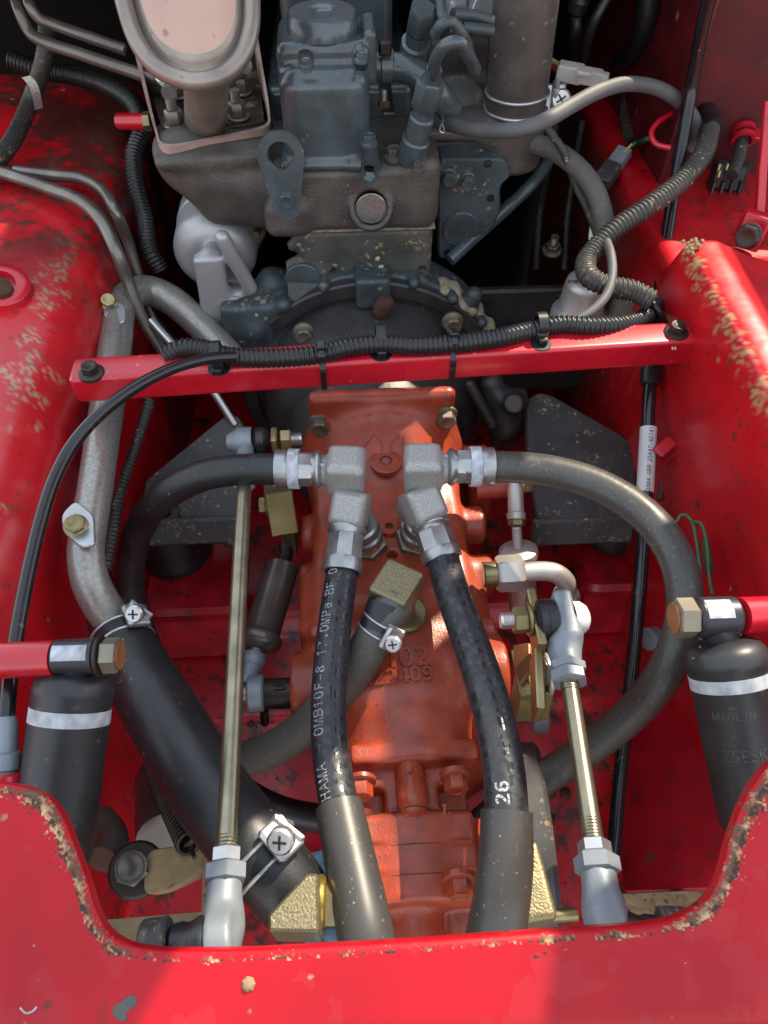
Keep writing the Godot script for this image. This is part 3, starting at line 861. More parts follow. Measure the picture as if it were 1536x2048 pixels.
func cross_bar() -> void:
	var a := pt(152, 765, 0.425); var b := pt(1384, 688, 0.425)
	var t := thing("cross_bar", "bright red square bar bolted across the bay in front of the bell housing", "bar", (a + b) / 2)
	var x := (b - a).normalized()
	var up := (Vector3.UP - x * x.y).normalized()
	var bb := Basis(x, up, x.cross(up))
	var s := Shape.new()
	var len := a.distance_to(b)
	prism(s, rrect(0.029, 0.027, 0.0045, 5), Transform3D(Basis(x.cross(up), up, -x) , b + up * 0.002), len, 0.0035)
	build(s, "bar", M.red_clean, t)
	var topc := func(px: float, py: float) -> Vector3:
		var r := ray(px, py)
		var pl := a + up * 0.0155
		return EYE + r * ((pl - EYE).dot(up) / r.dot(up))
	for e in [[183, 746], [1352, 665]]: bolt(t, topc.call(e[0], e[1]), up, 0.0072, M.bolt_dark, 1.5, 0.95)
	for e in [[438, 737], [762, 708], [1082, 687]]:
		var hs := Shape.new()
		lathe(hs, topc.call(e[0], e[1]) - up * 0.0003, up, [[0, 0.0095], [0.0006, 0.0093], [0.0006, 0]], 24)
		build(hs, "clip_hole", M.black, t)
	# clips seated in the holes
	for e in [[436, 735, "left"], [762, 700, "middle"], [1081, 676, "right"]]:
		var q: Vector3 = topc.call(e[0], e[1])
		var c := thing("conduit_clip", "black plastic clip in the %s hole of the red cross bar" % e[2], "clip", q, "conduit clips on the bar")
		block(c, q + up * 0.004, bb, Vector3(0.011, 0.010, 0.012), 0.002, M.black, "base")
		block(c, q + up * 0.003 + bb.z * 0.008, bb, Vector3(0.008, 0.006, 0.006), 0.001, M.black, "tongue")
		var cs := Shape.new()
		var cc := q + up * 0.010 - bb.z * 0.006
		lathe(cs, cc - x * 0.004, x, [[0, 0.0085], [0, 0.0108], [0.008, 0.0108], [0.008, 0.0085]], 24)
		build(cs, "band", M.black, c)
	var mk_ := func(v: Vector3) -> Vector3: return topc.call(1346 + v.x * 2000.0, 694 - v.y * 1400.0) + bb.z * 0.002 + up * v.z
	# conduit lying along the bar
	var path := smooth(P([[330, 712, 0.41], [365, 697, 0.405], [405, 698, 0.404], [450, 712, 0.404], [545, 716, 0.404], [640, 708, 0.403], [700, 694, 0.402], [765, 688, 0.402], [830, 692, 0.402], [905, 688, 0.402], [985, 678, 0.403], [1060, 662, 0.405], [1120, 650, 0.405], [1175, 652, 0.405], [1235, 650, 0.41], [1285, 638, 0.42], [1312, 610, 0.43]]), 0.0009)
	var s2 := Shape.new()
	tube(s2, path, 0.0078, 18, true, func(l, _t): return 0.0009 * sin(l / 0.0042 * TAU))
	tag(build(s2, "corrugated_conduit", M.conduit), "black corrugated conduit lying along the red cross bar", "conduit")
	for e in [[643, 702, 722, 773, "left"], [905, 676, 692, 757, "right"]]:
		var q := pt(e[0], e[1] + 6, 0.402)
		var z := thing("cable_tie", "black cable tie round bar and conduit, %s of the middle clip" % e[4], "cable tie", q, "cable ties on the bar")
		block(z, q + up * 0.0095 + bb.z * 0.004, upto(bb.z, up), Vector3(0.0075, 0.007, 0.006), 0.001, M.black_gloss, "head")
		var p2: Vector3 = topc.call(e[0] + 2, e[2])
		var strap := Shape.new()
		var pth := smooth(PackedVector3Array([q + up * 0.0105 - bb.z * 0.004, q + up * 0.0098 + bb.z * 0.004, q + up * 0.004 + bb.z * 0.0105, a + x * (q - a).dot(x) + up * 0.0175 + bb.z * 0.0105, a + x * (q - a).dot(x) + up * 0.011 + bb.z * 0.0158, a + x * (q - a).dot(x) - up * 0.012 + bb.z * 0.0160]), 0.002)
		var ra := []
		for pnt in pth: ra.append(PackedVector3Array([pnt - x * 0.0024, pnt + x * 0.0024]))
		sheet(strap, ra)
		var ra2 := []
		for pnt in pth: ra2.append(PackedVector3Array([pnt - x * 0.0024 + (up + bb.z) * 0.0006, pnt + x * 0.0024 + (up + bb.z) * 0.0006]))
		sheet(strap, ra2)
		build(strap, "strap", M.black_gloss, z)
	letters(t, "M", 0.006, M.ink, mk_, "Droid Sans", true)

# ---------------------------------------------------------------- the engine
func engine() -> void:
	var Z := -0.69
	var t := thing("engine", "grimy blue grey diesel engine block and dark iron cylinder head", "engine", Vector3(0.01, 0.9, -0.75))
	var f := Field.new()
	f.box(Vector3(0.004, 1.018, -0.80), Vector3(0.080, 0.031, 0.11), 0.006)
	f.box(Vector3(0.075, 1.025, -0.715), Vector3(0.016, 0.034, 0.028), 0.01, 0.012)
	f.cyl(pz(742, 416, -0.72), pz(742, 416, -0.684), 0.0225, 0.003, 0.004)
	f.cyl(pz(742, 416, -0.70), pz(742, 416, -0.670), 0.0160, 0.001, 0.001, true)
	f.box(Vector3(-0.062, 1.0, -0.70), Vector3(0.022, 0.018, 0.016), 0.01, 0.012)
	f.cone(pz(790, 320, -0.71), pz(790, 310, -0.71), 0.014, 0.010, 0.01)
	var s := Shape.new()
	cast(s, f, Vector3(-0.09, 0.97, -0.92), Vector3(0.1, 1.075, -0.66), 0.0032)
	var head := build(s, "cylinder_head", M.iron, t)
	ring(head, pz(742, 416, -0.689), Vector3(0, 0, 1), 0.0158, 0.0015, M.steel, "core_plug")
	block(t, Vector3(0.012, 0.985, -0.80), Basis(), Vector3(0.155, 0.0022, 0.215), 0.0004, M.gasket, "head_gasket")
	var g := Field.new()
	g.box(Vector3(0.017, 0.93, -0.80), Vector3(0.071, 0.053, 0.105), 0.006)
	g.cyl(pz(606, 560, -0.71), pz(606, 560, -0.688), 0.026, 0.003)
	g.cyl(pz(668, 545, -0.70), pz(668, 545, -0.66), 0.0045, 0.001, 0.001, true)
	g.cyl(pz(845, 541, -0.70), pz(845, 541, -0.66), 0.0045, 0.001, 0.001, true)
	g.cone(pz(585, 490, -0.70), pz(592, 476, -0.70), 0.006, 0.004)
	s = Shape.new()
	cast(s, g, Vector3(-0.07, 0.86, -0.92), Vector3(0.1, 0.985, -0.66), 0.0032)
	var blk := build(s, "engine_block", M.iron_green, t)
	ring(blk, pz(606, 560, -0.6882), Vector3(0, 0, 1), 0.0205, 0.002, M.blue, "core_plug", 0.0015)
	for e in [[788, 314, 0.0075], [836, 338, 0.005], [905, 205, 0.006]]:
		bolt(t, pt(e[0], e[1], 0.345), Vector3.UP, e[2], M.iron, 1.3, 1.0, "head_bolt")
	bolt(t, pz(362, 358, -0.74), Vector3(-1, 0, 0.1), 0.006, M.bolt, 1.2, 0.8, "manifold_bolt")
	# rocker cover behind the water housing
	f = Field.new()
	f.box(Vector3(-0.003, 1.12, -0.93), Vector3(0.055, 0.075, 0.11), 0.012)
	f.box(Vector3(-0.003, 1.06, -0.93), Vector3(0.075, 0.02, 0.13), 0.006)
	f.cyl(pt(660, 30, 0.235), pt(660, 30, 0.235) + Vector3(0, 0.02, 0), 0.036, 0.004)
	f.box(pt(628, 15, 0.21), Vector3(0.006, 0.02, 0.012), 0.002)
	s = Shape.new()
	cast(s, f, Vector3(-0.09, 1.03, -1.08), Vector3(0.09, 1.24, -0.79), 0.004)
	build(s, "rocker_cover", M.blue, t)

	# right-hand gear case with pump mounting plate
	var gb := pz(938, 430, -0.735)
	var poly := []
	for e in [[876, 318], [1010, 318], [1025, 352], [1000, 372], [1002, 420], [985, 460], [950, 478], [930, 515], [876, 520]]:
		var q := pz(e[0], e[1], -0.735) - gb
		poly.append(Vector2(q.x, q.y))
	s = Shape.new()
	prism(s, rpoly(poly, 0.008), Transform3D(Basis(), gb - Vector3(0, 0, 0.05)), 0.05, 0.002)
	var gc := build(s, "gear_case", M.blue_dirty, t)
	ring(gc, pz(922, 458, -0.736), Vector3(0, 0, 1), 0.0205, 0.003, M.blue, "disc_cover")
	for e in [[897, 352], [935, 360]]: bolt(gc, pz(e[0], e[1], -0.735), Vector3(0, 0, 1), 0.0078, M.blue_dirty, 1.1, 1.2)
	for e in [[981, 396], [895, 505], [975, 328]]:
		var hs := Shape.new()
		lathe(hs, pz(e[0], e[1], -0.7352), Vector3(0, 0, 1), [[0, 0.0045], [0.0005, 0.0042], [0.0005, 0]], 16)
		build(hs, "bolt_hole", M.black, gc)

	# water outlet housing
	var wb := pt(660, 340, 0.35)
	var w := thing("thermostat_housing", "blue grey painted water outlet housing with round cap on the cylinder head", "housing", wb)
	f = Field.new()
	var zf := wb.z - 0.002
	var wx := wb.x - 0.001
	f.box(Vector3(wx, 1.092, zf - 0.034), Vector3(0.0405, 0.042, 0.034), 0.016, 0.01)
	f.box(Vector3(wx, 1.0535, zf - 0.034), Vector3(0.046, 0.0045, 0.038), 0.004, 0.006)
	f.box(Vector3(wx - 0.001, 1.136, zf - 0.055), Vector3(0.040, 0.014, 0.036), 0.008, 0.006)
	f.box(Vector3(wx + 0.042, 1.135, zf - 0.05), Vector3(0.006, 0.022, 0.025), 0.004, 0.004)
	f.cone(pt(738, 290, 0.32) - Vector3(0, 0.03, 0), pt(738, 290, 0.32), 0.0085, 0.008, 0.006)
	f.box(Vector3(wx + 0.034, 1.0535, zf - 0.008), Vector3(0.015, 0.0045, 0.014), 0.004, 0.006)
	f.cone(pt(612, 133, 0.253), pt(612, 133, 0.253) + Vector3(0, 0.006, 0), 0.008, 0.0075, 0.003)
	f.cone(pt(722, 122, 0.253), pt(722, 122, 0.253) + Vector3(0, 0.006, 0), 0.008, 0.0075, 0.003)
	s = Shape.new()
	cast(s, f, Vector3(wx - 0.055, 1.04, zf - 0.11), Vector3(wx + 0.06, 1.17, zf + 0.012), 0.0028)
	build(s, "casting", M.blue, w)
	var cap := Shape.new()
	var cc := Vector3(wx + 0.001, 1.149, zf - 0.053)
	lathe(cap, cc, Vector3.UP, [[0, 0.0325], [0.013, 0.0315], [0.0155, 0.029], [0.0155, 0.011], [0.0145, 0.0095], [0.0135, 0.008], [0.0135, 0.0]], 40)
	build(cap, "outlet_cap", M.blue, w)
	bolt(w, pt(738, 286, 0.318), Vector3.UP, 0.0062, M.blue, 1.25, 1.0)
	bolt(w, pt(612, 131, 0.243), Vector3.UP, 0.0045, M.blue, 1.2, 0.8)
	bolt(w, pt(722, 119, 0.243), Vector3.UP, 0.0045, M.blue, 1.2, 0.8)
	var oc := Shape.new()
	tube(oc, smooth(P([[748, 132, 0.285], [775, 132, 0.285], [812, 138, 0.286], [845, 155, 0.29], [872, 185, 0.30], [900, 222, 0.32]])), 0.0125, 22)
	tag(build(oc, "bypass_hose", M.blue), "short blue painted water hose curving right off the outlet housing", "hose")
	var lk := thing("hose_clamp", "blue painted band clamp where the bypass hose leaves the housing", "hose clamp", pt(770, 132, 0.285))
	ring(lk, pt(762, 132, 0.285), Vector3(1, 0, 0.05), 0.0145, 0.012, M.blue, "band", 0.001)
	block(lk, pt(770, 95, 0.265), Basis(), Vector3(0.012, 0.012, 0.010), 0.002, M.bolt_dark, "lug")

	# lifting eye
	var eo := pz(562, 308, -0.677)
	var outl := PackedVector2Array()
	var two := PackedVector2Array()
	for k in 48:
		var a := TAU * k / 48.0
		two.append(Vector2(cos(a), sin(a)) * 0.0215)
		two.append(Vector2(0.003, -0.047) + Vector2(cos(a), sin(a)) * 0.0125)
	outl = Geometry2D.convex_hull(two)
	outl.remove_at(outl.size() - 1)
	s = Shape.new()
	ring_plate(s, outl, 0.0125, Transform3D(Basis(Vector3(1, 0, 0), -0.12) * Basis(Vector3(0, 0, 1), -0.05), eo), 0.005)
	var le := thing("lifting_eye", "blue grey teardrop lifting eye plate bolted to the cylinder head", "lifting eye", eo)
	build(s, "plate", M.blue, le)
	bolt(le, pz(573, 396, -0.672), Vector3(0, -0.1, 1), 0.0082, M.blue, 1.15, 0.7)

	# injectors and fuel pipes
	var inj := thing("fuel_injector", "blue painted injector with hexagon nut beside the water outlet housing", "injector", pt(820, 300, 0.34))
	var ia := pt(822, 318, 0.345); var ib := pt(866, 150, 0.265)
	var ax := (ib - ia).normalized(); var il := ia.distance_to(ib)
	s = Shape.new()
	lathe(s, ia, ax, [[0, 0.0135], [il * 0.25, 0.0135], [il * 0.27, 0.0115], [il * 0.52, 0.0115], [il * 0.54, 0.0095], [il * 0.62, 0.0095]], 24)
	build(s, "body", M.blue, inj)
	nut(inj, ia + ax * il * 0.62, ax, 0.0128, il * 0.33, M.blue, "pipe_nut", 0.3)
	ring(inj, ia + ax * il * 0.94, ax, 0.0072, 0.012, M.blue, "pipe_sleeve")
	s = Shape.new()
	tube(s, smooth(P([[866, 152, 0.265], [874, 112, 0.24], [895, 88, 0.228], [918, 85, 0.228], [935, 108, 0.24], [948, 132, 0.26], [952, 140, 0.27]])), 0.0052, 16)
	tag(build(s, "fuel_pipe", M.blue), "blue grey fuel pipe arching from the near injector", "pipe")
	var inj2 := thing("fuel_injector", "dark injector further back at the top edge of the engine", "injector", pt(830, 130, 0.3))
	ia = pt(822, 130, 0.29); ib = pt(848, 10, 0.23); ax = (ib - ia).normalized(); il = ia.distance_to(ib)
	s = Shape.new()
	lathe(s, ia, ax, [[0, 0.0135], [il * 0.4, 0.0135], [il * 0.42, 0.0105], [il * 0.6, 0.0105]], 24)
	build(s, "body", M.blue, inj2)
	nut(inj2, ia + ax * il * 0.6, ax, 0.0125, il * 0.36, M.blue, "pipe_nut", 0.1)
	for e in [[[[868, 70, 0.25], [885, 48, 0.24], [905, 45, 0.24], [925, 70, 0.25], [940, 105, 0.27]], "grey fuel pipe looping behind the near injector's pipe"], [[[905, 28, 0.24], [950, 32, 0.245], [985, 42, 0.25]], "dark blue pipe running behind the brown intake pipe"], [[[880, 0, 0.23], [886, 40, 0.24], [892, 75, 0.26]], "thin dark blue pipe dropping from the top edge"], [[[925, 55, 0.25], [985, 62, 0.255]], "lower dark pipe joining the brown intake pipe"]]:
		s = Shape.new()
		tube(s, smooth(P(e[0])), 0.005, 12)
		tag(build(s, "fuel_pipe", M.blue_dirty), e[1], "pipe", "fuel pipes at the back of the engine")
	var gl := thing("glow_plug_bar", "black flat strap with corroded terminals beside the water outlet housing", "terminal bar", pt(775, 200, 0.31))
	block(gl, pt(772, 185, 0.315), upto(Vector3.UP, Vector3(0, 0, -1)), Vector3(0.012, 0.10, 0.004), 0.001, M.black, "strap")
	for e in [[768, 215], [762, 70]]: stud(gl, pt(e[0], e[1], 0.315), Vector3.UP, 0.003, 0.016, M.bolt, "terminal")
	nut(gl, pt(768, 215, 0.314), Vector3.UP, 0.006, 0.006, M.rust_lump, "terminal_nut")
	nut(gl, pt(762, 72, 0.318), Vector3.UP, 0.007, 0.008, M.gold, "terminal_nut")
	# cluttered machinery on the far side
	var fb := thing("injection_pump", "grimy injection pump half hidden behind the injectors", "pump", pt(900, 160, 0.37))
	f = Field.new()
	f.box(pt(905, 100, 0.33), Vector3(0.035, 0.03, 0.05), 0.008)
	f.cyl(pt(940, 60, 0.30), pt(940, 60, 0.30) + Vector3(0, 0.04, 0), 0.018, 0.004)
	f.cyl(pt(870, 60, 0.3), pt(870, 60, 0.3) + Vector3(0, 0.04, 0), 0.014, 0.003)
	f.box(pt(930, 175, 0.36), Vector3(0.03, 0.02, 0.03), 0.006)
	var lo := pt(905, 100, 0.33) - Vector3(0.09, 0.07, 0.14)
	s = Shape.new()
	cast(s, f, lo, lo + Vector3(0.18, 0.17, 0.26), 0.004)
	build(s, "casting", M.iron, fb)
	var dk := Shape.new()
	lathe(dk, pt(915, 215, 0.345), Vector3(0.1, 0.6, 0.7), [[0, 0.03], [0.003, 0.03], [0.003, 0.0]], 30)
	build(dk, "round_cover", M.iron_green, fb)
	ring(fb, pt(960, 20, 0.27), Vector3(0.3, 0.2, 1), 0.018, 0.02, M.alu, "end_cap")
	block(fb, pt(905, 25, 0.27), Basis(Vector3.UP, 0.4), Vector3(0.02, 0.03, 0.03), 0.004, M.alu, "linkage_block")

	# exhaust manifold, left
	f = Field.new()
	f.cone(pz(372, 318, -0.735), pz(545, 340, -0.735), 0.030, 0.026, 0.02)
	f.cone(pz(440, 400, -0.735), pz(560, 405, -0.735), 0.024, 0.026, 0.02)
	f.cone(pz(420, 350, -0.73), pz(540, 370, -0.73), 0.028, 0.026, 0.02)
	f.box(pt(425, 285, 0.345), Vector3(0.055, 0.006, 0.04), 0.005, 0.012, Basis(Vector3.UP, 0.1))
	s = Shape.new()
	lo = pz(460, 365, -0.735) - Vector3(0.11, 0.085, 0.06)
	cast(s, f, lo, lo + Vector3(0.21, 0.17, 0.13), 0.0035)
	tag(build(s, "exhaust_manifold", M.iron), "brown black cast exhaust manifold under the muffler bracket", "manifold")

	# intake elbow and pipe, right
	f = Field.new()
	f.cone(pt(880, 262, 0.37), pt(1010, 270, 0.36), 0.022, 0.027, 0.02)
	f.cyl(pt(1029, 238, 0.345) - Vector3(0, 0.045, 0), pt(1029, 238, 0.345) + Vector3(0, 0.006, 0), 0.0325, 0.004, 0.012)
	f.box(pt(930, 245, 0.352), Vector3(0.055, 0.006, 0.03), 0.003, 0.008)
	f.box(pt(940, 290, 0.372), Vector3(0.062, 0.012, 0.014), 0.004, 0.01)
	s = Shape.new()
	lo = pt(960, 265, 0.36) - Vector3(0.1, 0.05, 0.06)
	cast(s, f, lo, lo + Vector3(0.19, 0.11, 0.13), 0.0035)
	tag(build(s, "intake_elbow", M.pipe_brown), "rust stained dark cast intake elbow below the upright pipe", "manifold")
	var pb := pt(1029, 235, 0.345)
	s = Shape.new()
	var topp := Vector3(pb.x - 0.012, 1.36, pb.z)
	tube(s, smooth(PackedVector3Array([pb, pb.lerp(topp, 0.5), topp]), 0.01), 0.0305, 40)
	tag(build(s, "intake_pipe", M.pipe_brown), "wide upright brown black pipe speckled with tan dirt", "pipe")
	clamp_on("hose_clamp", "wire clamp round the foot of the wide brown black pipe", pb.lerp(topp, 0.06), topp - pb, 0.0305, pb + Vector3(0.06, 0.01, 0.012), pb - EYE, 1.5)

	# starter motor
	f = Field.new()
	var sc := pz(428, 522, -0.722)
	f.cyl(sc + Vector3(0, 0, -0.11), sc + Vector3(0, 0, 0.0), 0.046, 0.022, 0.01)
	f.cone(sc + Vector3(0.03, 0.015, -0.05), sc + Vector3(0.035, 0.018, -0.13), 0.028, 0.028, 0.008)
	f.cone(pz(445, 475, -0.692), pz(500, 575, -0.70), 0.008, 0.008, 0.014)
	f.cone(pz(425, 510, -0.712), pz(425, 660, -0.70), 0.0125, 0.011, 0.006)
	f.box(pz(430, 585, -0.700), Vector3(0.016, 0.045, 0.006), 0.003, 0.012)
	f.cone(pz(455, 600, -0.71), pz(500, 590, -0.71), 0.016, 0.012, 0.012)
	s = Shape.new()
	lo = sc - Vector3(0.06, 0.10, 0.14)
	cast(s, f, lo, lo + Vector3(0.15, 0.17, 0.20), 0.003)
	var sm := thing("starter_motor", "silver grey starter motor left of the engine block", "starter motor", sc)
	build(s, "casting", M.alu, sm)
	s = Shape.new()
	lathe(s, sc + Vector3(0, 0, -0.21), Vector3(0, 0, 1), [[0, 0], [0, 0.046], [0.12, 0.046], [0.122, 0.0475], [0.15, 0.0475], [0.153, 0.044]], 40)
	build(s, "motor_barrel", M.alu, sm)
	bolt(sm, pz(470, 608, -0.694), Vector3(0, 0, 1), 0.0078, M.alu, 1.2, 0.7)
	for e in [[424, 516], [425, 660]]: ring(sm, pz(e[0], e[1], -0.699), Vector3(0, 0, 1), 0.004, 0.0012, M.steel, "dowel")
	s = Shape.new()
	tube(s, smooth(P([[512, 470, 0.44], [520, 455, 0.44], [545, 452, 0.44]])), 0.004, 10)
	build(s, "terminal_lead", M.gold, sm)

	# bell housing
	var c := pz(762, 560, -0.668)
	var by := c.y - 0.163
	var bx := c.x - 0.012
	var bh := thing("bell_housing", "scuffed blue flywheel bell housing with tan dirt on its rim", "bell housing", Vector3(bx, by, -0.67))
	f = Field.new()
	f.cyl(Vector3(bx, by, -0.735), Vector3(bx, by, -0.683), 0.160, 0.003)
	f.box(pz(745, 568, -0.682), Vector3(0.0185, 0.019, 0.022), 0.005, 0.006)
	for k in 9:
		var an := lerpf(0.35, 2.8, k / 8.0)
		f.cone(Vector3(bx + cos(an) * 0.150, by + sin(an) * 0.150, -0.73), Vector3(bx + cos(an) * 0.1605, by + sin(an) * 0.1605, -0.674), 0.006, 0.0065, 0.004)
	f.cone(pz(655, 600, -0.69), pz(648, 575, -0.69), 0.006, 0.005, 0.005)
	f.cone(pz(845, 585, -0.69), pz(842, 560, -0.69), 0.008, 0.007, 0.006)
	f.cone(pz(935, 610, -0.69), pz(948, 590, -0.69), 0.012, 0.010, 0.008)
	f.cone(pz(800, 570, -0.69), pz(798, 556, -0.69), 0.005, 0.005, 0.004)
	f.cone(pz(500, 640, -0.70), pz(545, 565, -0.72), 0.022, 0.018, 0.02)
	f.box(pz(510, 650, -0.685), Vector3(0.035, 0.03, 0.01), 0.006, 0.02)
	f.cone(pz(610, 610, -0.685), pz(625, 595, -0.685), 0.009, 0.006, 0.008)
	s = Shape.new()
	cast(s, f, Vector3(bx - 0.18, by + 0.02, -0.75), Vector3(bx + 0.18, by + 0.19, -0.645), 0.0036)
	build(s, "casting", M.blue_dirty, bh)
	f = Field.new()
	for k in 8:
		var an := lerpf(0.42, 1.02, k / 7.0)
		var rr := 0.1585 + 0.003 * sin(k * 2.3)
		f.cone(Vector3(bx + cos(an) * rr, by + sin(an) * rr, -0.70), Vector3(bx + cos(an) * rr, by + sin(an) * rr, -0.682 + 0.004 * sin(k * 1.7)), 0.007 + 0.002 * sin(k * 3.1), 0.006, 0.008)
	s = Shape.new()
	cast(s, f, Vector3(bx + 0.06, by + 0.04, -0.72), Vector3(bx + 0.165, by + 0.16, -0.66), 0.003)
	build(s, "dried_mud", M.dust_pale, bh)
	var ad := thing("pump_adapter_housing", "black dished adapter housing between bell housing and orange pump", "housing", Vector3(bx, by, -0.6))
	s = Shape.new()
	lathe(s, Vector3(bx, by, -0.69), Vector3(0, 0, 1), [[0, 0.157], [0.016, 0.157], [0.018, 0.155], [0.018, 0.141], [0.013, 0.137], [0.013, 0.134], [0.024, 0.1315], [0.05, 0.128], [0.078, 0.122], [0.092, 0.113], [0.096, 0.109], [0.10, 0.104], [0.135, 0.098], [0.148, 0.094], [0.154, 0.088], [0.156, 0.0]], 96)
	build(s, "casting", M.adapter, ad)
	for e in [[608, 664], [905, 643]]: bolt(ad, pz(e[0], e[1], -0.655), Vector3(0, 0, 1), 0.0098, M.bolt, 1.2, 0.85)
	f = Field.new()
	f.cone(pz(940, 770, -0.60), pz(985, 850, -0.58), 0.006, 0.006)
	f.cone(pz(985, 770, -0.62), pz(1010, 850, -0.60), 0.014, 0.02, 0.01)
	f.box(pz(1015, 850, -0.605), Vector3(0.018, 0.05, 0.012), 0.006, 0.01)
	f.cyl(pz(1028, 808, -0.60), pz(1028, 808, -0.575), 0.011, 0.002)
	s = Shape.new()
	lo = pz(985, 815, -0.6) - Vector3(0.05, 0.06, 0.04)
	cast(s, f, lo, lo + Vector3(0.10, 0.12, 0.09), 0.003)
	build(s, "rib", M.adapter, ad)
	s = Shape.new()
	f = Field.new()
	f.cone(pz(768, 608, -0.655), pz(764, 635, -0.652), 0.008, 0.005, 0.01)
	f.cone(pz(775, 606, -0.652), pz(758, 622, -0.65), 0.006, 0.006, 0.01)
	lo = pz(767, 620, -0.655) - Vector3(0.02, 0.03, 0.02)
	cast(s, f, lo, lo + Vector3(0.04, 0.06, 0.04), 0.002)
	build(s, "rust_clod", M.rust_lump, ad)

	# muffler, its pipe and bracket
	var mo := pt(378, 60, 0.215)
	var mn := (EYE - mo).normalized().lerp(Vector3.UP, 0.45).normalized()
	var mb := upto(mn, Vector3(0, 1, -1))
	var mu := thing("muffler", "oval pressed muffler with pinkish heat tinted face and bright rolled seam", "muffler", mo)
	var hit := func(px: float, py: float) -> Vector3:
		var r := ray(px, py)
		return EYE + r * ((mo - EYE).dot(mn) / r.dot(mn))
	var ol := PackedVector3Array()
	for e in [[205, -260], [225, -120], [247, 0], [278, 90], [318, 138], [368, 160], [405, 162], [450, 148], [485, 110], [502, 55], [504, 0], [505, -120], [490, -260]]: ol.append(hit.call(e[0], e[1]))
	ol = smooth(ol, 0.003)
	s = Shape.new()
	tube(s, ol, 0.0068, 14)
	build(s, "rolled_seam", M.muffler_rim, mu)
	var cen := Vector3.ZERO
	for p in ol: cen += p / ol.size()
	var rows := []
	for k in 15:
		var q := [1.0, 0.96, 0.92, 0.88, 0.85, 0.82, 0.79, 0.75, 0.68, 0.6, 0.5, 0.38, 0.25, 0.12, 0.0]
		var dp := [0.004, 0.0, -0.002, -0.0015, 0.0, 0.002, 0.004, 0.0055, 0.0065, 0.0075, 0.0085, 0.009, 0.0095, 0.01, 0.01]
		var row := PackedVector3Array()
		for p in ol: row.append(cen + (p - cen) * q[k] + mn * dp[k])
		rows.append(row)
	s = Shape.new()
	sheet(s, rows.slice(0, 8))
	build(s, "dished_edge", M.muffler_rim, mu)
	s = Shape.new()
	sheet(s, rows.slice(7))
	build(s, "face", M.pink, mu)
	rows = []
	for k in 8:
		var a := PI / 2 * k / 7.0
		var row := PackedVector3Array()
		for p in ol: row.append(cen + (p - cen) * (0.2 + 0.8 * cos(a)) - mn * 0.03 * sin(a))
		rows.append(row)
	s = Shape.new()
	sheet(s, rows)
	build(s, "lower_shell", M.muffler_rim, mu)
	s = Shape.new()
	tube(s, smooth(PackedVector3Array([pt(412, 130, 0.245), pt(412, 190, 0.285), pt(410, 248, 0.335)])), 0.0195, 32)
	build(s, "outlet_pipe", M.muffler_rim, mu)
	var tb := thing("muffler_bracket", "three sided tray bracket with flaking pinkish rim under the muffler", "bracket", pt(420, 240, 0.335))
	var tp := [[232, -80], [258, 60], [312, 268], [318, 286], [334, 293], [430, 278], [522, 258], [538, 250], [540, 228], [520, 100], [496, -60]]
	var top := PackedVector3Array()
	for e in tp: top.append(pt(e[0], e[1], lerpf(0.298, 0.331, smoothstep(60.0, 262.0, e[1]))))
	top = smooth(top, 0.004)
	s = Shape.new()
	rows = [PackedVector3Array(), PackedVector3Array(), PackedVector3Array(), PackedVector3Array()]
	var mid := Vector3.ZERO
	for p in top: mid += p / top.size()
	for p in top:
		var inn := (mid - p) * Vector3(1, 0, 1)
		inn = inn.normalized() * 0.0052
		rows[0].append(Vector3(p.x, 1.06, p.z)); rows[1].append(p); rows[2].append(p + inn); rows[3].append(Vector3(p.x + inn.x, 1.061, p.z + inn.z))
	for k in 3: sheet(s, rows.slice(k, k + 2))
	build(s, "rim_wall", M.tray, tb)
	plate(tb, PackedVector3Array([pt(252, -60, 0.335), pt(306, 200, 0.335), pt(330, 272, 0.335), pt(424, 262, 0.335), pt(428, 240, 0.335), pt(440, 238, 0.335), pt(444, 258, 0.335), pt(528, 240, 0.335), pt(500, -60, 0.335)]), 0.004, M.tray_floor, "floor", 0.002)
	var nn := [["front left", 352, 252, 0.34], ["front right", 477, 236, 0.34], ["rear right", 484, 186, 0.34], ["rear left", 360, 192, 0.34]]
	for e in nn:
		var q := pt(e[1], e[2], 0.334)
		var st := thing("stud_nut", "flanged zinc nut on the %s stud of the muffler bracket" % e[0], "nut", q, "nuts in the muffler bracket")
		ring(st, q, Vector3.UP, 0.0115, 0.003, M.bolt, "washer")
		nut(st, q + Vector3(0, 0.003, 0), Vector3.UP, 0.0088, 0.013, M.bolt, "nut", 0.4)
		stud(st, q + Vector3(0, 0.0155, 0), Vector3.UP, 0.0052, 0.011, M.bolt, "thread")
	for e in [[[318, 170, 0.32], [335, 155, 0.315], [345, 165, 0.315], [338, 188, 0.318]], [[455, 160, 0.32], [470, 140, 0.31], [490, 130, 0.30]]]:
		s = Shape.new()
		tube(s, smooth(P(e)), 0.008, 14)
		build(s, "bright_pipe_clip", M.zinc_bright, tb)

# ---------------------------------------------------------------- pump, hoses and linkage
var pump := Field.new()

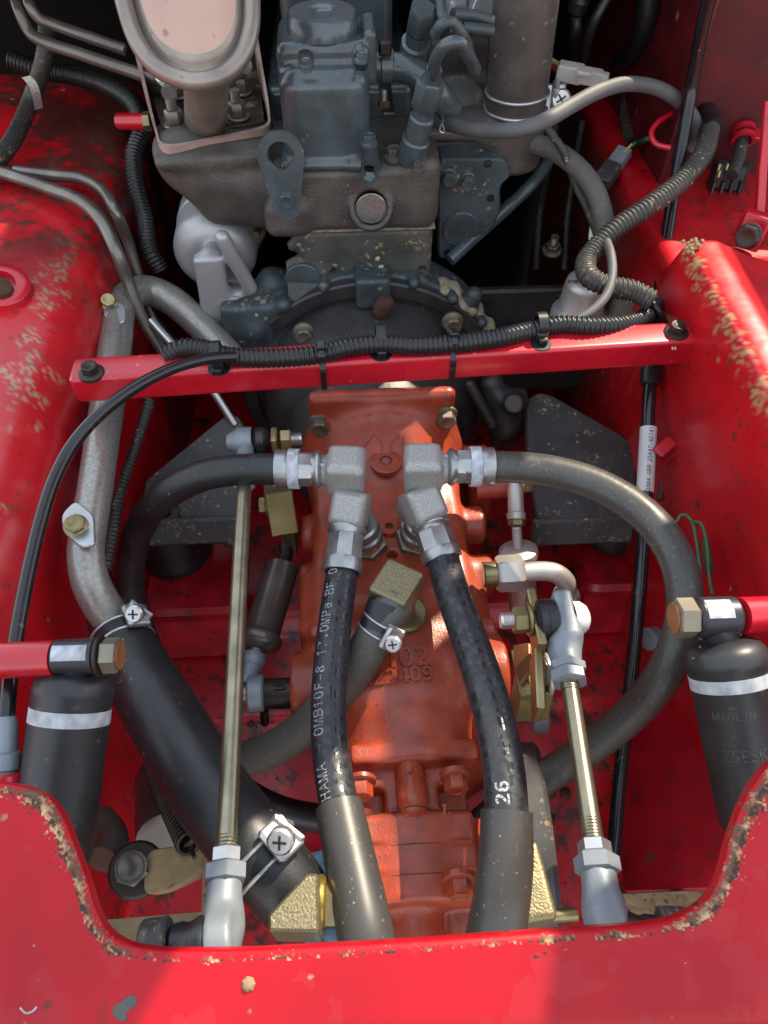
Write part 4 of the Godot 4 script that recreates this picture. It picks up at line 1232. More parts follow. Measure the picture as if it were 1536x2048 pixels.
func drive() -> void:
	var g := Shape.new()
	var t := thing("hydrostatic_pump", "orange red painted hydrostatic pump in the middle of the bay", "pump", Vector3(0.03, 0.75, -0.35))
	var f := pump
	# mounting flange with rounded shoulders
	f.box(Vector3(0.026, 0.80, -0.537), Vector3(0.0735, 0.106, 0.008), 0.0075, 0.004)
	f.cone(Vector3(0.026, 0.80, -0.53), Vector3(0.026, 0.79, -0.45), 0.090, 0.06, 0.02)
	# pump body
	f.box(Vector3(0.027, 0.785, -0.405), Vector3(0.074, 0.055, 0.095), 0.012, 0.02)
	f.box(Vector3(0.026, 0.82, -0.43), Vector3(0.045, 0.034, 0.09), 0.008, 0.008)
	f.box(Vector3(0.027, 0.785, -0.347), Vector3(0.086, 0.045, 0.034), 0.008, 0.012)
	f.box(Vector3(0.033, 0.786, -0.312), Vector3(0.081, 0.052, 0.006), 0.003, 0.004)
	# tapering rear housing
	f.cone(Vector3(0.032, 0.775, -0.32), Vector3(0.034, 0.775, -0.235), 0.080, 0.069, 0.02)
	f.box(Vector3(0.034, 0.80, -0.275), Vector3(0.058, 0.050, 0.042), 0.02, 0.02)
	f.cone(Vector3(0.03, 0.825, -0.325), Vector3(0.03, 0.825, -0.295), 0.030, 0.026, 0.014)
	f.cyl(Vector3(0.035, 0.78, -0.235), Vector3(0.035, 0.78, -0.195), 0.068, 0.005, 0.012)
	f.box(Vector3(0.034, 0.795, -0.20), Vector3(0.05, 0.05, 0.008), 0.004, 0.006)
	f.box(Vector3(0.055, 0.775, -0.214), Vector3(0.045, 0.03, 0.007), 0.004, 0.006)
	# trunnion bosses
	f.cyl(pt(585, 1378, 0.60), pt(700, 1372, 0.60), 0.031, 0.004, 0.015)
	f.cyl(pt(1010, 1345, 0.58), pt(900, 1350, 0.58), 0.030, 0.004, 0.015)
	# side caps
	for e in [[604, 1068, 0.585], [602, 1165, 0.60], [606, 1250, 0.61]]: f.cyl(pt(e[0], e[1], e[2]), pt(e[0], e[1], e[2]) + Vector3(0.05, 0, 0), 0.0185, 0.004, 0.004)
	for e in [[968, 1050, 0.585], [984, 1148, 0.585]]: f.cyl(pt(e[0], e[1], e[2]), pt(e[0], e[1], e[2]) - Vector3(0.05, 0, 0), 0.019, 0.005, 0.004)
	f.box(pt(955, 965, 0.60), Vector3(0.012, 0.03, 0.03), 0.004, 0.008)
	# plugs
	var pc := pt(772, 945, 0.546)
	f.cyl(pc - Vector3(0, 0.012, 0), pc + Vector3(0, 0.001, 0), 0.0168, 0.001, 0.002)
	var ph := pt(784, 1108, 0.546)
	f.cyl(ph - Vector3(0, 0.012, 0), ph + Vector3(0, 0.02, 0), 0.0048, 0.0005, 0.001, true)
	var sb := pt(755, 1190, 0.55)
	cast(g, f, Vector3(-0.085, 0.69, -0.55), Vector3(0.15, 0.92, -0.185), 0.0034)
	build(g, "casting", M.orange, t)
	for e in [[772, 945, 0.0158, 0.546], [778, 1058, 0.0095, 0.546]]:
		var c := pt(e[0], e[1], e[3])
		var s := Shape.new()
		var y := pump_top(c)
		c.y = y + 0.002
		lathe(s, c, Vector3.UP, [[-0.002, e[2]], [0.0022, e[2]], [0.003, e[2] * 0.94], [0.003, e[2] * 0.4], [-0.003, e[2] * 0.38], [-0.003, 0]], 36)
		var pl := build(s, "plug", M.orange, t)
		s = Shape.new()
		lathe(s, c + Vector3(0, 0.0031, 0), Vector3.UP, [[0, e[2] * 0.40], [0.0002, e[2] * 0.40], [0.0002, e[2] * 0.36]], 6)
		build(s, "hex_socket", M.black, pl)
	bolt(t, pz(640, 845, -0.529), Vector3(0, 0, 1), 0.0095, M.bolt, 1.22, 1.0)
	bolt(t, pz(892, 830, -0.529), Vector3(0, 0, 1), 0.0095, M.bolt, 1.22, 1.0)
	# cast lettering
	var on_top := func(o: Vector3, deg: float) -> Callable:
		return func(v: Vector3) -> Vector3:
			var q := o + Vector3(v.x, 0, -v.y).rotated(Vector3.UP, deg)
			q.y = pump_top(q) + 0.0012 + v.z * 6.0
			return q
	letters(t, "0102", 0.0235, M.orange, on_top.call(pt(798, 1322, 0.55), 0.03), "Droid Sans", true, "cast_lettering")
	letters(t, "K22409", 0.0180, M.orange, on_top.call(pt(792, 1357, 0.55), 0.03), "Droid Sans", true, "cast_lettering")
	var em := Shape.new()
	for e in [[[728, 905], [748, 890], [763, 900], [764, 914]], [[782, 916], [782, 902], [798, 890]], [[806, 914], [806, 890]]]:
		var p := PackedVector3Array()
		for q in e:
			var w := pz(q[0], q[1], -0.47)
			w = pt(q[0], q[1], 0.535)
			w.y = pump_top(w)
			p.append(w)
		tube(em, p, 0.0011, 6)
	build(em, "cast_emblem", M.orange, t)
	# shaft stub, left
	var sh := Shape.new()
	lathe(sh, pt(520, 1388, 0.605), Vector3(1, 0, 0.02), [[0, 0.0], [0, 0.0125], [0.002, 0.0135], [0.045, 0.0135]], 28)
	var shaft := build(sh, "control_shaft", M.bolt_dark, t)
	var sl := Shape.new()
	tube(sl, PackedVector3Array([pt(547, 1375, 0.590), pt(568, 1374, 0.590)]), 0.0022, 10)
	build(sl, "keyway", M.black_gloss, shaft)

	# gear pump bolted to its rear
	var gp := thing("gear_pump", "stacked orange red gear pump bolted behind the hydrostatic pump", "pump", Vector3(0.035, 0.78, -0.13))
	var q := Field.new()
	var gx := 0.030
	q.box(Vector3(gx, 0.788, -0.178), Vector3(0.044, 0.042, 0.019), 0.004, 0.004)
	q.cone(Vector3(gx, 0.835, -0.19), Vector3(gx, 0.84, -0.165), 0.010, 0.012, 0.006)
	q.box(Vector3(gx - 0.034, 0.825, -0.168), Vector3(0.013, 0.012, 0.010), 0.003, 0.002, Basis(), true)
	q.box(Vector3(gx + 0.034, 0.825, -0.168), Vector3(0.013, 0.012, 0.010), 0.003, 0.002, Basis(), true)
	for e in [[-0.1365, 0.0218, 0.047], [-0.1415, 0.0168, 0.0462]]:
		pass
	q.box(Vector3(gx + 0.001, 0.79, -0.146), Vector3(0.0435, 0.046, 0.0115), 0.004, 0.002)
	q.box(Vector3(gx + 0.001, 0.79, -0.1245), Vector3(0.0435, 0.0462, 0.0098), 0.004, 0.001)
	q.box(Vector3(gx + 0.001, 0.79, -0.1055), Vector3(0.0435, 0.0455, 0.0088), 0.004, 0.001)
	q.cyl(Vector3(gx, 0.772, -0.157), Vector3(gx, 0.772, -0.098), 0.067, 0.003, 0.004)
	q.cone(Vector3(gx - 0.006, 0.806, -0.10), Vector3(gx - 0.006, 0.806, -0.088), 0.026, 0.022, 0.004)
	q.cyl(Vector3(gx - 0.006, 0.806, -0.10), Vector3(gx - 0.006, 0.806, -0.066), 0.021, 0.003, 0.003)
	q.cyl(Vector3(gx + 0.027, 0.795, -0.10), Vector3(gx + 0.027, 0.795, -0.070), 0.014, 0.003, 0.003)
	q.box(Vector3(gx + 0.004, 0.755, -0.085), Vector3(0.040, 0.03, 0.016), 0.005, 0.006)
	q.box(Vector3(gx + 0.045, 0.79, -0.09), Vector3(0.012, 0.02, 0.010), 0.003, 0.006)
	q.cyl(Vector3(gx - 0.006, 0.806, -0.072), Vector3(gx - 0.006, 0.806, -0.05), 0.011, 0.001, 0.001, true)
	var s := Shape.new()
	cast(s, q, Vector3(gx - 0.075, 0.73, -0.205), Vector3(gx + 0.075, 0.86, -0.02), 0.0028)
	build(s, "casting", M.orange, gp)
	for zz in [-0.1575, -0.1344, -0.1145]:
		var line := PackedVector3Array()
		for k in 25:
			var xx := gx + lerpf(-0.043, 0.044, k / 24.0)
			var yy := 0.93
			for m in 40:
				var dd := q.d(Vector3(xx, yy, zz))
				if dd < 0.0002: break
				yy -= dd * 0.9
			line.append(Vector3(xx, yy - 0.0002, zz))
		var sm := Shape.new()
		tube(sm, line, 0.0004, 6)
		build(sm, "seam", M.rust_lump, gp)  # thin dark strip drawn for the shadowed groove between plates
	for e in [[722, 1568, 0.555], [910, 1556, 0.555], [917, 1762, 0.55]]:
		var at := pt(e[0], e[1], e[2])
		bolt(gp, at + Vector3(0, 0, -0.002), Vector3(0, 0.15, 1), 0.0088, M.orange, 1.3, 1.2)
	letters(gp, "I.", 0.012, M.orange_rough, func(v): return pt(893 + 12 * 0 + v.x * 2400.0, 1620 - v.y * 2400.0, 0.5635) + Vector3(0, v.z * 2, 0), "Droid Sans", true, "stamped_mark")
	letters(gp, "0", 0.0065, M.orange_rough, func(v): return pt(818 + v.x * 2600.0, 1536 - v.y * 2600.0, 0.550) + Vector3(0, v.z * 2, 0), "Droid Sans", true, "stamped_mark")

func pump_top(p: Vector3) -> float:
	var y := 0.93
	for k in 40:
		var d := pump.d(Vector3(p.x, y, p.z))
		if d < 0.0002: break
		y -= d * 0.9
	return y

func ferrule(parent: Node3D, a: Vector3, b: Vector3, r: float, tape: bool) -> void:    # crimped shell from the fitting at a to the hose at b
	var l := a.distance_to(b)
	var s := Shape.new()
	lathe(s, a, b - a, [[0, 0.0], [0, r * 0.74], [l * 0.05, r * 0.78], [l * 0.16, r * 0.78]], 6, Vector3.UP, 0.2)
	lathe(s, a, b - a, [[l * 0.15, r * 0.7], [l * 0.16, r * 0.95], [l * 0.2, r * 1.06], [l * 0.24, r * 1.06], [l * 0.3, r * 0.9], [l * 0.33, r * 0.88]], 32)
	lathe(s, a, b - a, [[l * 0.32, r * 0.93], [l * 0.35, r * 0.97], [l * 0.72, r * 0.99], [l * 0.78, r * 1.0]], 8, Vector3.UP, 0.3)
	lathe(s, a, b - a, [[l * 0.76, r * 1.02], [l * 0.8, r * 1.06], [l * 0.985, r * 1.08], [l, r * 1.06], [l, r * 0.9]], 32)
	var fe := build(s, "ferrule", M.ferrule, parent)
	if tape:
		s = Shape.new()
		lathe(s, a.lerp(b, 0.56), b - a, [[0, r * 1.02], [0, r * 1.12], [l * 0.2, r * 1.12], [l * 0.2, r * 1.02]], 32)
		build(s, "white_tape", M.white_paint, fe)

func elbow(parent: Node3D, c: Vector3, out: Vector3, size: Vector3, k := 0.35) -> void:   # forged swivel elbow: block with a neck towards the hose and a leg down
	var f := Field.new()
	var b := upto(out, Vector3.UP)
	f.box(c, size * 0.5, 0.0035, 0.004, b)
	f.box(c + b.y * 0.0035, Vector3(size.x * 0.42, size.y * 0.5, size.z * 0.42), 0.004, 0.004, b)
	f.cyl(c, c - b.y * 0.034, size.x * 0.44, 0.002, 0.004)
	f.cyl(c, c + b.z * size.z * 0.72, size.x * 0.40, 0.002, 0.004)
	var s := Shape.new()
	cast(s, f, c - Vector3.ONE * 0.04, c + Vector3.ONE * 0.036, 0.0021)
	build(s, "elbow", M.fitting, parent)

func hoses() -> void:
	var R := 0.0132
	# upper pair, looping out to the sides
	var p := smooth(P([[560, 938, 0.456], [470, 940, 0.458], [395, 955, 0.468], [325, 995, 0.49], [280, 1055, 0.53], [263, 1120, 0.57], [262, 1180, 0.605], [280, 1250, 0.64], [315, 1340, 0.67], [355, 1420, 0.69], [405, 1500, 0.70], [470, 1570, 0.71], [560, 1620, 0.72], [680, 1640, 0.74], [780, 1640, 0.75]]))
	var h := thing("hydraulic_hose", "black hydraulic hose looping left from the upper left elbow", "hose", p[0], "hydraulic hoses on the pump")
	var s := Shape.new()
	tube(s, p, R, 28)
	var hz := build(s, "hose", M.rubber, h)
	ferrule(h, pt(660, 938, 0.456), pt(552, 938, 0.456), 0.0150, true)
	elbow(h, pt(693, 943, 0.458), (pt(640, 938, 0.456) - pt(693, 943, 0.458)) * Vector3(1, 0.2, 1), Vector3(0.031, 0.032, 0.031))
	letters(hz, "BRIDGESTONE  LO·77", 0.011, M.print_faint, on_tube(p, R, 0.345, 0.5, false), "Droid Sans", true)
	p = smooth(P([[978, 933, 0.456], [1040, 935, 0.455], [1110, 944, 0.453], [1200, 972, 0.451], [1285, 1026, 0.45], [1342, 1095, 0.45], [1368, 1170, 0.452], [1366, 1250, 0.465], [1330, 1345, 0.49], [1270, 1420, 0.525], [1190, 1487, 0.56], [1095, 1552, 0.595], [1010, 1612, 0.615], [950, 1660, 0.63], [900, 1700, 0.645]]))
	h = thing("hydraulic_hose", "dusty black hydraulic hose making the wide loop on the right", "hose", p[0], "hydraulic hoses on the pump")
	s = Shape.new()
	tube(s, p, R, 28)
	hz = build(s, "hose", M.rubber_loop, h)
	ferrule(h, pt(878, 934, 0.456), pt(987, 933, 0.456), 0.0150, true)
	elbow(h, pt(845, 938, 0.458), (pt(890, 935, 0.456) - pt(845, 938, 0.458)) * Vector3(1, 0.2, 1), Vector3(0.031, 0.032, 0.031))
	ferrule(h, pt(930, 1680, 0.64), pt(1010, 1612, 0.615), 0.0142, false)
	letters(hz, "JAPAN    YOKOHAMA  91709-77", 0.009, M.print_faint, on_tube(p, R, 0.52, 0.15, true), "Droid Sans", true)
	letters(h, "252", 0.008, M.ink, func(v): return pt(937 + v.y * 1500.0 + 0.0, 952 + v.x * 1500.0, 0.4415) + Vector3(0, v.z * 0.3, 0), "Droid Sans", true)
	# lower pair, coming towards the viewer
	p = smooth(P([[686, 1135, 0.503], [676, 1200, 0.502], [664, 1300, 0.502], [658, 1400, 0.504], [661, 1500, 0.506], [674, 1590, 0.505], [692, 1680, 0.503], [711, 1770, 0.50], [733, 1880, 0.50], [748, 1970, 0.51]]))
	h = thing("hydraulic_hose", "wet black hydraulic hose with white print, left of the orange pump", "hose", p[0], "hydraulic hoses on the pump")
	s = Shape.new()
	tube(s, p, R, 32)
	hz = build(s, "hose", M.rubber_wet, h)
	letters(hz, "YOKOHAMA   OMB10F-8 17.0MPa BF 09", 0.0107, M.print, on_tube(p, R, 0.109, 0.6, true), "Droid Sans Mono", true)
	elbow(h, pt(701, 1016, 0.482), pt(690, 1080, 0.50) - pt(701, 1016, 0.482), Vector3(0.030, 0.029, 0.030))
	ferrule(h, pt(697, 1038, 0.490), pt(684, 1146, 0.503), 0.0158, false)
	var pp := smooth(P([[678, 1612, 0.5045], [692, 1680, 0.503], [711, 1770, 0.50], [733, 1880, 0.50], [748, 1970, 0.51]]))
	s = Shape.new()
	tube(s, pp, [0.0158, 0.0163, 0.0166, 0.017, 0.017], 32)
	build(s, "sleeve", M.sleeve, h)
	s = Shape.new()
	lathe(s, pt(704, 1106, 0.489), Vector3(0.0, 1, 0.35), [[0, 0.0028], [0.0006, 0.002], [0.0008, 0]], 8)
	build(s, "yellow_dab", M.yellow_mark, h)
	p = smooth(P([[882, 1105, 0.503], [900, 1170, 0.498], [930, 1255, 0.49], [962, 1345, 0.482], [988, 1435, 0.477], [1006, 1530, 0.475], [1013, 1620, 0.477], [1012, 1710, 0.483], [1003, 1800, 0.492], [985, 1900, 0.51]]))
	h = thing("hydraulic_hose", "wet black hydraulic hose crossing the right side of the orange pump", "hose", p[0], "hydraulic hoses on the pump")
	s = Shape.new()
	tube(s, p, R * 1.04, 32)
	hz = build(s, "hose", M.rubber_wet, h)
	letters(hz, "26", 0.0125, M.print, on_tube(p, R * 1.04, 0.212, 0.15, true), "Droid Sans", true)
	elbow(h, pt(845, 1010, 0.482), pt(872, 1075, 0.50) - pt(845, 1010, 0.482), Vector3(0.030, 0.029, 0.030))
	ferrule(h, pt(855, 1032, 0.490), pt(885, 1120, 0.504), 0.0160, false)
	pp = smooth(P([[1013, 1622, 0.477], [1012, 1710, 0.483], [1003, 1800, 0.492], [985, 1900, 0.51]]))
	s = Shape.new()
	tube(s, pp, [0.0162, 0.0168, 0.0173, 0.0178], 32)
	build(s, "sleeve", M.sleeve, h)
	# hexagon adapters under the elbows
	for e in [[738, 1102, 715, 1035, "left"], [828, 1092, 850, 1030, "right"]]:
		var a := pt(e[0], e[1], 0.555); var b := pt(e[2], e[3], 0.495)
		var ad := thing("hose_adapter", "hexagon steel adapter under the %s lower elbow" % e[4], "hose fitting", a, "hexagon adapters on the pump")
		a.y = maxf(a.y, pump_top(a) - 0.002)
		nut(ad, a, b - a, 0.0185, 0.012, M.bolt, "hexagon")
		ring(ad, a + (b - a).normalized() * 0.012, b - a, 0.0152, 0.005, M.brass_thread, "gold_ring")
		ring(ad, a + (b - a).normalized() * 0.017, b - a, 0.0165, 0.012, M.ferrule, "collar", 0.002)
		ring(ad, a + (b - a).normalized() * 0.029, b - a, 0.0150, 0.014, M.ferrule, "neck", 0.002)

	# suction hose from the gold elbow on the pump down to the left
	p = smooth(P([[795, 1195, 0.502], [766, 1243, 0.508], [735, 1298, 0.522], [697, 1358, 0.545], [645, 1420, 0.575], [590, 1470, 0.60], [530, 1505, 0.625], [470, 1520, 0.65], [400, 1510, 0.67]]))
	h = thing("suction_hose", "dusty grey black hose running from the gold elbow down to the left", "hose", p[0])
	s = Shape.new()
	tube(s, p, 0.0152, 28)
	build(s, "hose", M.rubber_dusty, h)
	var a0 := p[8]; var a1 := p[12]
	clamp_on("hose_clamp", "wire clamp on the dusty hose by the gold elbow", p[7], a1 - a0, 0.0152, pt(822, 1250, 0.485), (p[7] - EYE).normalized() + Vector3(0.2, 0, -0.3))
	var fi := thing("gold_elbow", "dull gold square elbow fitting in the top of the orange pump", "hose fitting", pt(795, 1185, 0.52))
	var f := Field.new()
	var d := (pt(760, 1250, 0.505) - pt(795, 1185, 0.498)) * Vector3(1, 0, 1)
	var bb := upto(d, Vector3.UP)
	var ec := pt(792, 1180, 0.502)
	f.box(ec, Vector3(0.0165, 0.014, 0.0175), 0.0025, 0.003, bb)
	f.cyl(ec, ec - bb.y * 0.04 + bb.x * 0.004, 0.014, 0.002, 0.003)
	s = Shape.new()
	cast(s, f, ec - Vector3.ONE * 0.045, ec + Vector3.ONE * 0.03, 0.0021)
	build(s, "block", M.gold_cast, fi)
	s = Shape.new()
	tube(s, PackedVector3Array([ec + d.normalized() * 0.0155, p[8]]), 0.0158, 24)
	build(s, "hose_end", M.black, fi)
	var sq := pt(812, 1235, 0.545)
	sq.y = pump_top(sq) - 0.001
	ring(fi, sq, Vector3.UP, 0.018, 0.008, M.gold, "collar", 0.002)

	# big return hose and its steel pipe
	p = smooth(P([[228, 1232, 0.52], [255, 1300, 0.52], [300, 1385, 0.515], [355, 1478, 0.51], [425, 1590, 0.505], [500, 1685, 0.502], [570, 1770, 0.51], [592, 1798, 0.515]]))
	h = thing("return_hose", "thick black rubber hose slanting across the left of the bay", "hose", p[0])
	s = Shape.new()
	tube(s, p, [0.0215, 0.0245, 0.0262, 0.0266, 0.0264, 0.0255, 0.0235], 36)
	build(s, "hose", M.rubber, h)
	clamp_on("hose_clamp", "wire clamp at the upper end of the thick hose", p[6], p[8] - p[4], 0.0225, pt(292, 1238, 0.49), (p[6] - EYE).normalized() + Vector3(0.4, 0, -0.3), 1.1)
	var pe := p[p.size() - 9]
	clamp_on("hose_clamp", "wire clamp at the lower end of the thick hose", pe, p[p.size() - 6] - p[p.size() - 13], 0.0252, pt(640, 1700, 0.46), (pe - EYE).normalized() + Vector3(0.3, 0, -0.5), 1.25)
	var gb := thing("gold_block_fitting", "square gold block elbow at the lower end of the thick hose", "hose fitting", pt(600, 1810, 0.49))
	var gc := pt(595, 1815, 0.487)
	var pts := PackedVector3Array([pt(536, 1862, 0.47), pt(536, 1830, 0.47), pt(614, 1746, 0.47), pt(636, 1746, 0.47), pt(638, 1864, 0.47)])
	plate(gb, pts, 0.04, M.gold_cast, "block", 0.002, 0.0015)
	var gx := pt(655, 1800, 0.492) - pt(630, 1800, 0.492)
	ring(gb, pt(634, 1803, 0.505), gx, 0.0155, 0.006, M.brass_thread, "thread")
	nut(gb, pt(651, 1803, 0.510), gx, 0.0175, 0.010, M.gold, "hexagon", 0.5)
	ring(gb, pt(680, 1803, 0.520), gx, 0.012, 0.012, M.gold, "tail")
	for e in [[648, 1733, "behind"], [655, 1885, "in front of"]]:
		tag(block(self, pt(e[0], e[1], 0.515), Basis(Vector3.UP, 0.2), Vector3(0.026, 0.014, 0.018), 0.003, M.bluechip, "blue_bracket"), "flaking blue painted lug %s the gold block elbow" % e[2], "bracket")
	p = smooth(P([[480, 735, 0.55], [440, 690, 0.535], [395, 645, 0.52], [345, 602, 0.50], [298, 582, 0.49], [262, 590, 0.482], [240, 620, 0.478], [232, 680, 0.474], [221, 770, 0.470], [207, 860, 0.467], [193, 960, 0.465], [179, 1050, 0.467], [172, 1105, 0.47], [180, 1160, 0.48], [201, 1205, 0.495], [224, 1240, 0.51], [235, 1262, 0.515]]))
	h = thing("steel_pipe", "worn grey steel pipe bent along the left wall", "pipe", p[0])
	s = Shape.new()
	tube(s, p, [0.0166, 0.0166, 0.0166, 0.0162, 0.0155, 0.0143, 0.0138, 0.0150], 36)
	build(s, "pipe", M.steel, h)
	for e in [[[200, 572], [232, 600], [250, 612], [252, 640], [232, 650], [208, 636]], [[122, 1028], [150, 1000], [188, 1030], [190, 1090], [160, 1094], [125, 1062]]]:
		var hh := 0.460 if e[0][1] < 700 else 0.450
		var q := PackedVector3Array()
		for w in e: q.append(pt(w[0], w[1], hh))
		var tb := plate(h, q, 0.003, M.zinc, "mounting_tab", 0.006)
		var bc := pt(218, 606, hh - 0.001) if e[0][1] < 700 else pt(152, 1052, hh - 0.001)
		bolt(tb, bc, (EYE - bc).normalized().lerp(Vector3.UP, 0.5), 0.0075, M.gold, 1.25, 0.8)

func linkage() -> void:
	# left rod
	var t := thing("link_rod", "long gold plated link rod on the left with grey ball joints", "link rod", pt(445, 1800, 0.44), "control link rods")
	var a := pt(488, 968, 0.468); var b := pt(453, 1695, 0.455)
	var s := Shape.new()
	tube(s, PackedVector3Array([a, b]), 0.0062, 20)
	build(s, "rod", M.rod, t)
	var ax := (b - a).normalized()
	stud(t, b - ax * 0.006, ax, 0.0067, 0.010, M.rod, "rod_thread")
	nut(t, b, ax, 0.0088, 0.009, M.zinc_bright, "lock_nut", 0.3)
	ball_joint(t, b + ax * 0.009, ax, pt(440, 1885, 0.445), Vector3(-1, 0, 0.1), 1.0)
	nut(t, a + ax * 0.004, -ax, 0.0092, 0.008, M.greyalloy, "lock_nut", 0.2)
	var u := pt(478, 884, 0.468)
	var X := Vector3(1, 0, -0.02).normalized()
	s = Shape.new()
	lathe(s, u - X * 0.006, X, [[-0.004, 0], [-0.004, 0.007], [0.004, 0.0115], [0.006, 0.0128], [0.017, 0.0128], [0.018, 0.012]], 30)
	tube(s, PackedVector3Array([u + X * 0.006, a - ax * 0.004]), 0.0075, 20)
	build(s, "upper_joint", M.greyalloy, t)
	ring(t, u + X * 0.012, X, 0.0118, 0.014, M.rubber, "rubber_boot", 0.004)
	var lv := thing("gold_lever", "gold plated lever plate behind the left hose ferrule", "lever", pt(540, 890, 0.47))
	var lp := u + X * 0.032
	block(lv, lp + Vector3(0, -0.012, 0.005), upto(X), Vector3(0.017, 0.05, 0.005), 0.001, M.gold, "plate")
	nut(lv, lp + X * 0.004, X, 0.0095, 0.010, M.gold, "nut", 0.3)
	stud(lv, lp + X * 0.014, X, 0.006, 0.009, M.zinc_bright)
	# gold crank below the hose, left of the pump
	var ck := thing("crank_arm", "brown gold crank arm bolted to the pump's left side", "lever", pt(560, 1010, 0.55))
	block(ck, pt(562, 1015, 0.55), upto(Vector3(0.15, 0.5, 1), Vector3(0, 1, 0)), Vector3(0.026, 0.045, 0.03), 0.001, M.gold, "block")
	block(ck, pt(580, 1060, 0.585), upto(Vector3(1, 0, 0)), Vector3(0.03, 0.05, 0.012), 0.001, M.gold, "arm")
	bolt(ck, pt(536, 1010, 0.55), Vector3(-1, 0, 0), 0.008, M.gold, 1.3, 0.8)
	ring(ck, pt(564, 985, 0.542), Vector3.UP, 0.011, 0.012, M.gold, "weld_boss", 0.004)
	# damper
	var d := thing("damper", "small dark cylinder damper between the left rod and the orange pump", "damper", pt(505, 1385, 0.60))
	a = pt(566, 1128, 0.60); b = pt(517, 1290, 0.605)
	ax = (b - a).normalized()
	var l := a.distance_to(b)
	s = Shape.new()
	lathe(s, a, ax, [[0, 0], [0.001, 0.013], [0.004, 0.0165], [l * 0.86, 0.0168], [l * 0.88, 0.0175], [l * 0.9, 0.0198], [l * 0.94, 0.0205], [l * 0.98, 0.0200], [l, 0.019], [l + 0.002, 0.017], [l + 0.006, 0.008], [l + 0.012, 0.0075], [l + 0.02, 0.0075]], 36)
	build(s, "barrel", M.damper, d)
	s = Shape.new()
	lathe(s, b + ax * 0.010, ax, [[0, 0], [0, 0.0105], [0.004, 0.0115], [0.009, 0.0115], [0.012, 0.009], [0.022, 0.0095], [0.03, 0.011]], 24)
	build(s, "rod_neck", M.greyalloy, d)
	s = Shape.new()
	lathe(s, pt(496, 1388, 0.605), X, [[0, 0.008], [0, 0.014], [0.002, 0.016], [0.013, 0.016], [0.015, 0.014], [0.015, 0.008]], 30)
	build(s, "rod_eye", M.greyalloy, d)
	ring(d, pt(484, 1388, 0.605), X, 0.008, 0.03, M.gold, "pin")
	s = Shape.new()
	tube(s, smooth(PackedVector3Array([a, a - ax * 0.012, pt(570, 1085, 0.595)])), 0.007, 16)
	build(s, "upper_neck", M.bolt_dark, d)
	s = Shape.new()
	tube(s, P([[528, 1418, 0.615], [530, 1446, 0.635]]), 0.004, 12)
	build(s, "set_screw", M.bolt_dark, d)

	# right rod
	t = thing("link_rod", "gold plated link rod on the right with grey ball joint and rubber boot", "link rod", pt(1200, 1800, 0.44), "control link rods")
	a = pt(1137, 1352, 0.462); b = pt(1187, 1682, 0.448)
	ax = (b - a).normalized()
	s = Shape.new()
	tube(s, PackedVector3Array([a, b]), 0.0058, 20)
	build(s, "rod", M.rod, t)
	stud(t, b - ax * 0.012, ax, 0.0063, 0.012, M.rod, "rod_thread")
	stud(t, a + ax * 0.012, -ax, 0.0063, 0.012, M.rod, "rod_thread")
	nut(t, b, ax, 0.0095, 0.008, M.zinc_bright, "lock_nut", 0.3)
	ball_joint(t, b + ax * 0.008, ax, pt(1222, 1880, 0.445), Vector3(1, 0.1, 0.1), 1.0)
	nut(t, a + ax * 0.006, -ax, 0.0125, 0.009, M.greyalloy, "lock_nut", 0.2)
	nut(t, a - ax * 0.002, -ax, 0.0130, 0.007, M.greyalloy, "collar", 0.5)
	u = pt(1128, 1238, 0.462)
	var f := Field.new()
	f.cone(a - ax * 0.005, a - ax * 0.026, 0.0108, 0.0105, 0.006)
	f.box(u, Vector3(0.0068, 0.0115, 0.019), 0.003, 0.008, Basis())
	f.cone(u + Vector3(0.002, 0, 0.01), a - ax * 0.024, 0.009, 0.0105, 0.006)
	s = Shape.new()
	cast(s, f, u - Vector3(0.03, 0.03, 0.03), u + Vector3(0.04, 0.035, 0.06), 0.002)
	build(s, "upper_joint", M.greyalloy, t)
	s = Shape.new()
	lathe(s, u + X * 0.006, X, [[0, 0.0125], [0.006, 0.012], [0.010, 0.009], [0.012, 0.005], [0.012, 0]], 30)
	build(s, "joint_cap", M.label_white, t)
	s = Shape.new()
	lathe(s, u - X * 0.022, X, [[0, 0], [0.0, 0.009], [0.003, 0.0145], [0.008, 0.0152], [0.0085, 0.0148], [0.009, 0.0152], [0.015, 0.0145], [0.0155, 0.012]], 30)
	build(s, "rubber_boot", M.black, t)
	lv = thing("gold_lever", "shiny gold lever plate clamped by the right hand ball joint", "lever", pt(1062, 1260, 0.48))
	lp = pt(1066, 1238, 0.465)
	block(lv, lp + Vector3(0.002, -0.006, 0.002), upto(X, Vector3.UP) * Basis(Vector3(1, 0, 0), -0.06), Vector3(0.046, 0.03, 0.006), 0.001, M.gold, "plate")
	block(lv, lp + Vector3(-0.0025, -0.014, 0.044), upto(X, Vector3.UP) * Basis(Vector3(0, 1, 0), -0.16), Vector3(0.046, 0.024, 0.006), 0.001, M.gold, "lower_plate")
	nut(lv, lp - X * 0.004, -X, 0.010, 0.011, M.gold, "nut", 0.3)
	ring(lv, lp - X * 0.002, -X, 0.0125, 0.0025, M.gold, "washer", 0.0005)
	stud(lv, lp - X * 0.015, -X, 0.0062, 0.009, M.zinc_bright)
	var gb := thing("gold_lever_block", "yellow gold square block with worn orange top beside the right trunnion", "lever", pt(1065, 1390, 0.52))
	plate(gb, PackedVector3Array([pt(1022, 1300, 0.52), pt(1052, 1300, 0.515), pt(1055, 1365, 0.51), pt(1088, 1362, 0.51), pt(1085, 1388, 0.512), pt(1036, 1390, 0.515)]), 0.012, M.gold, "flange", 0.002)
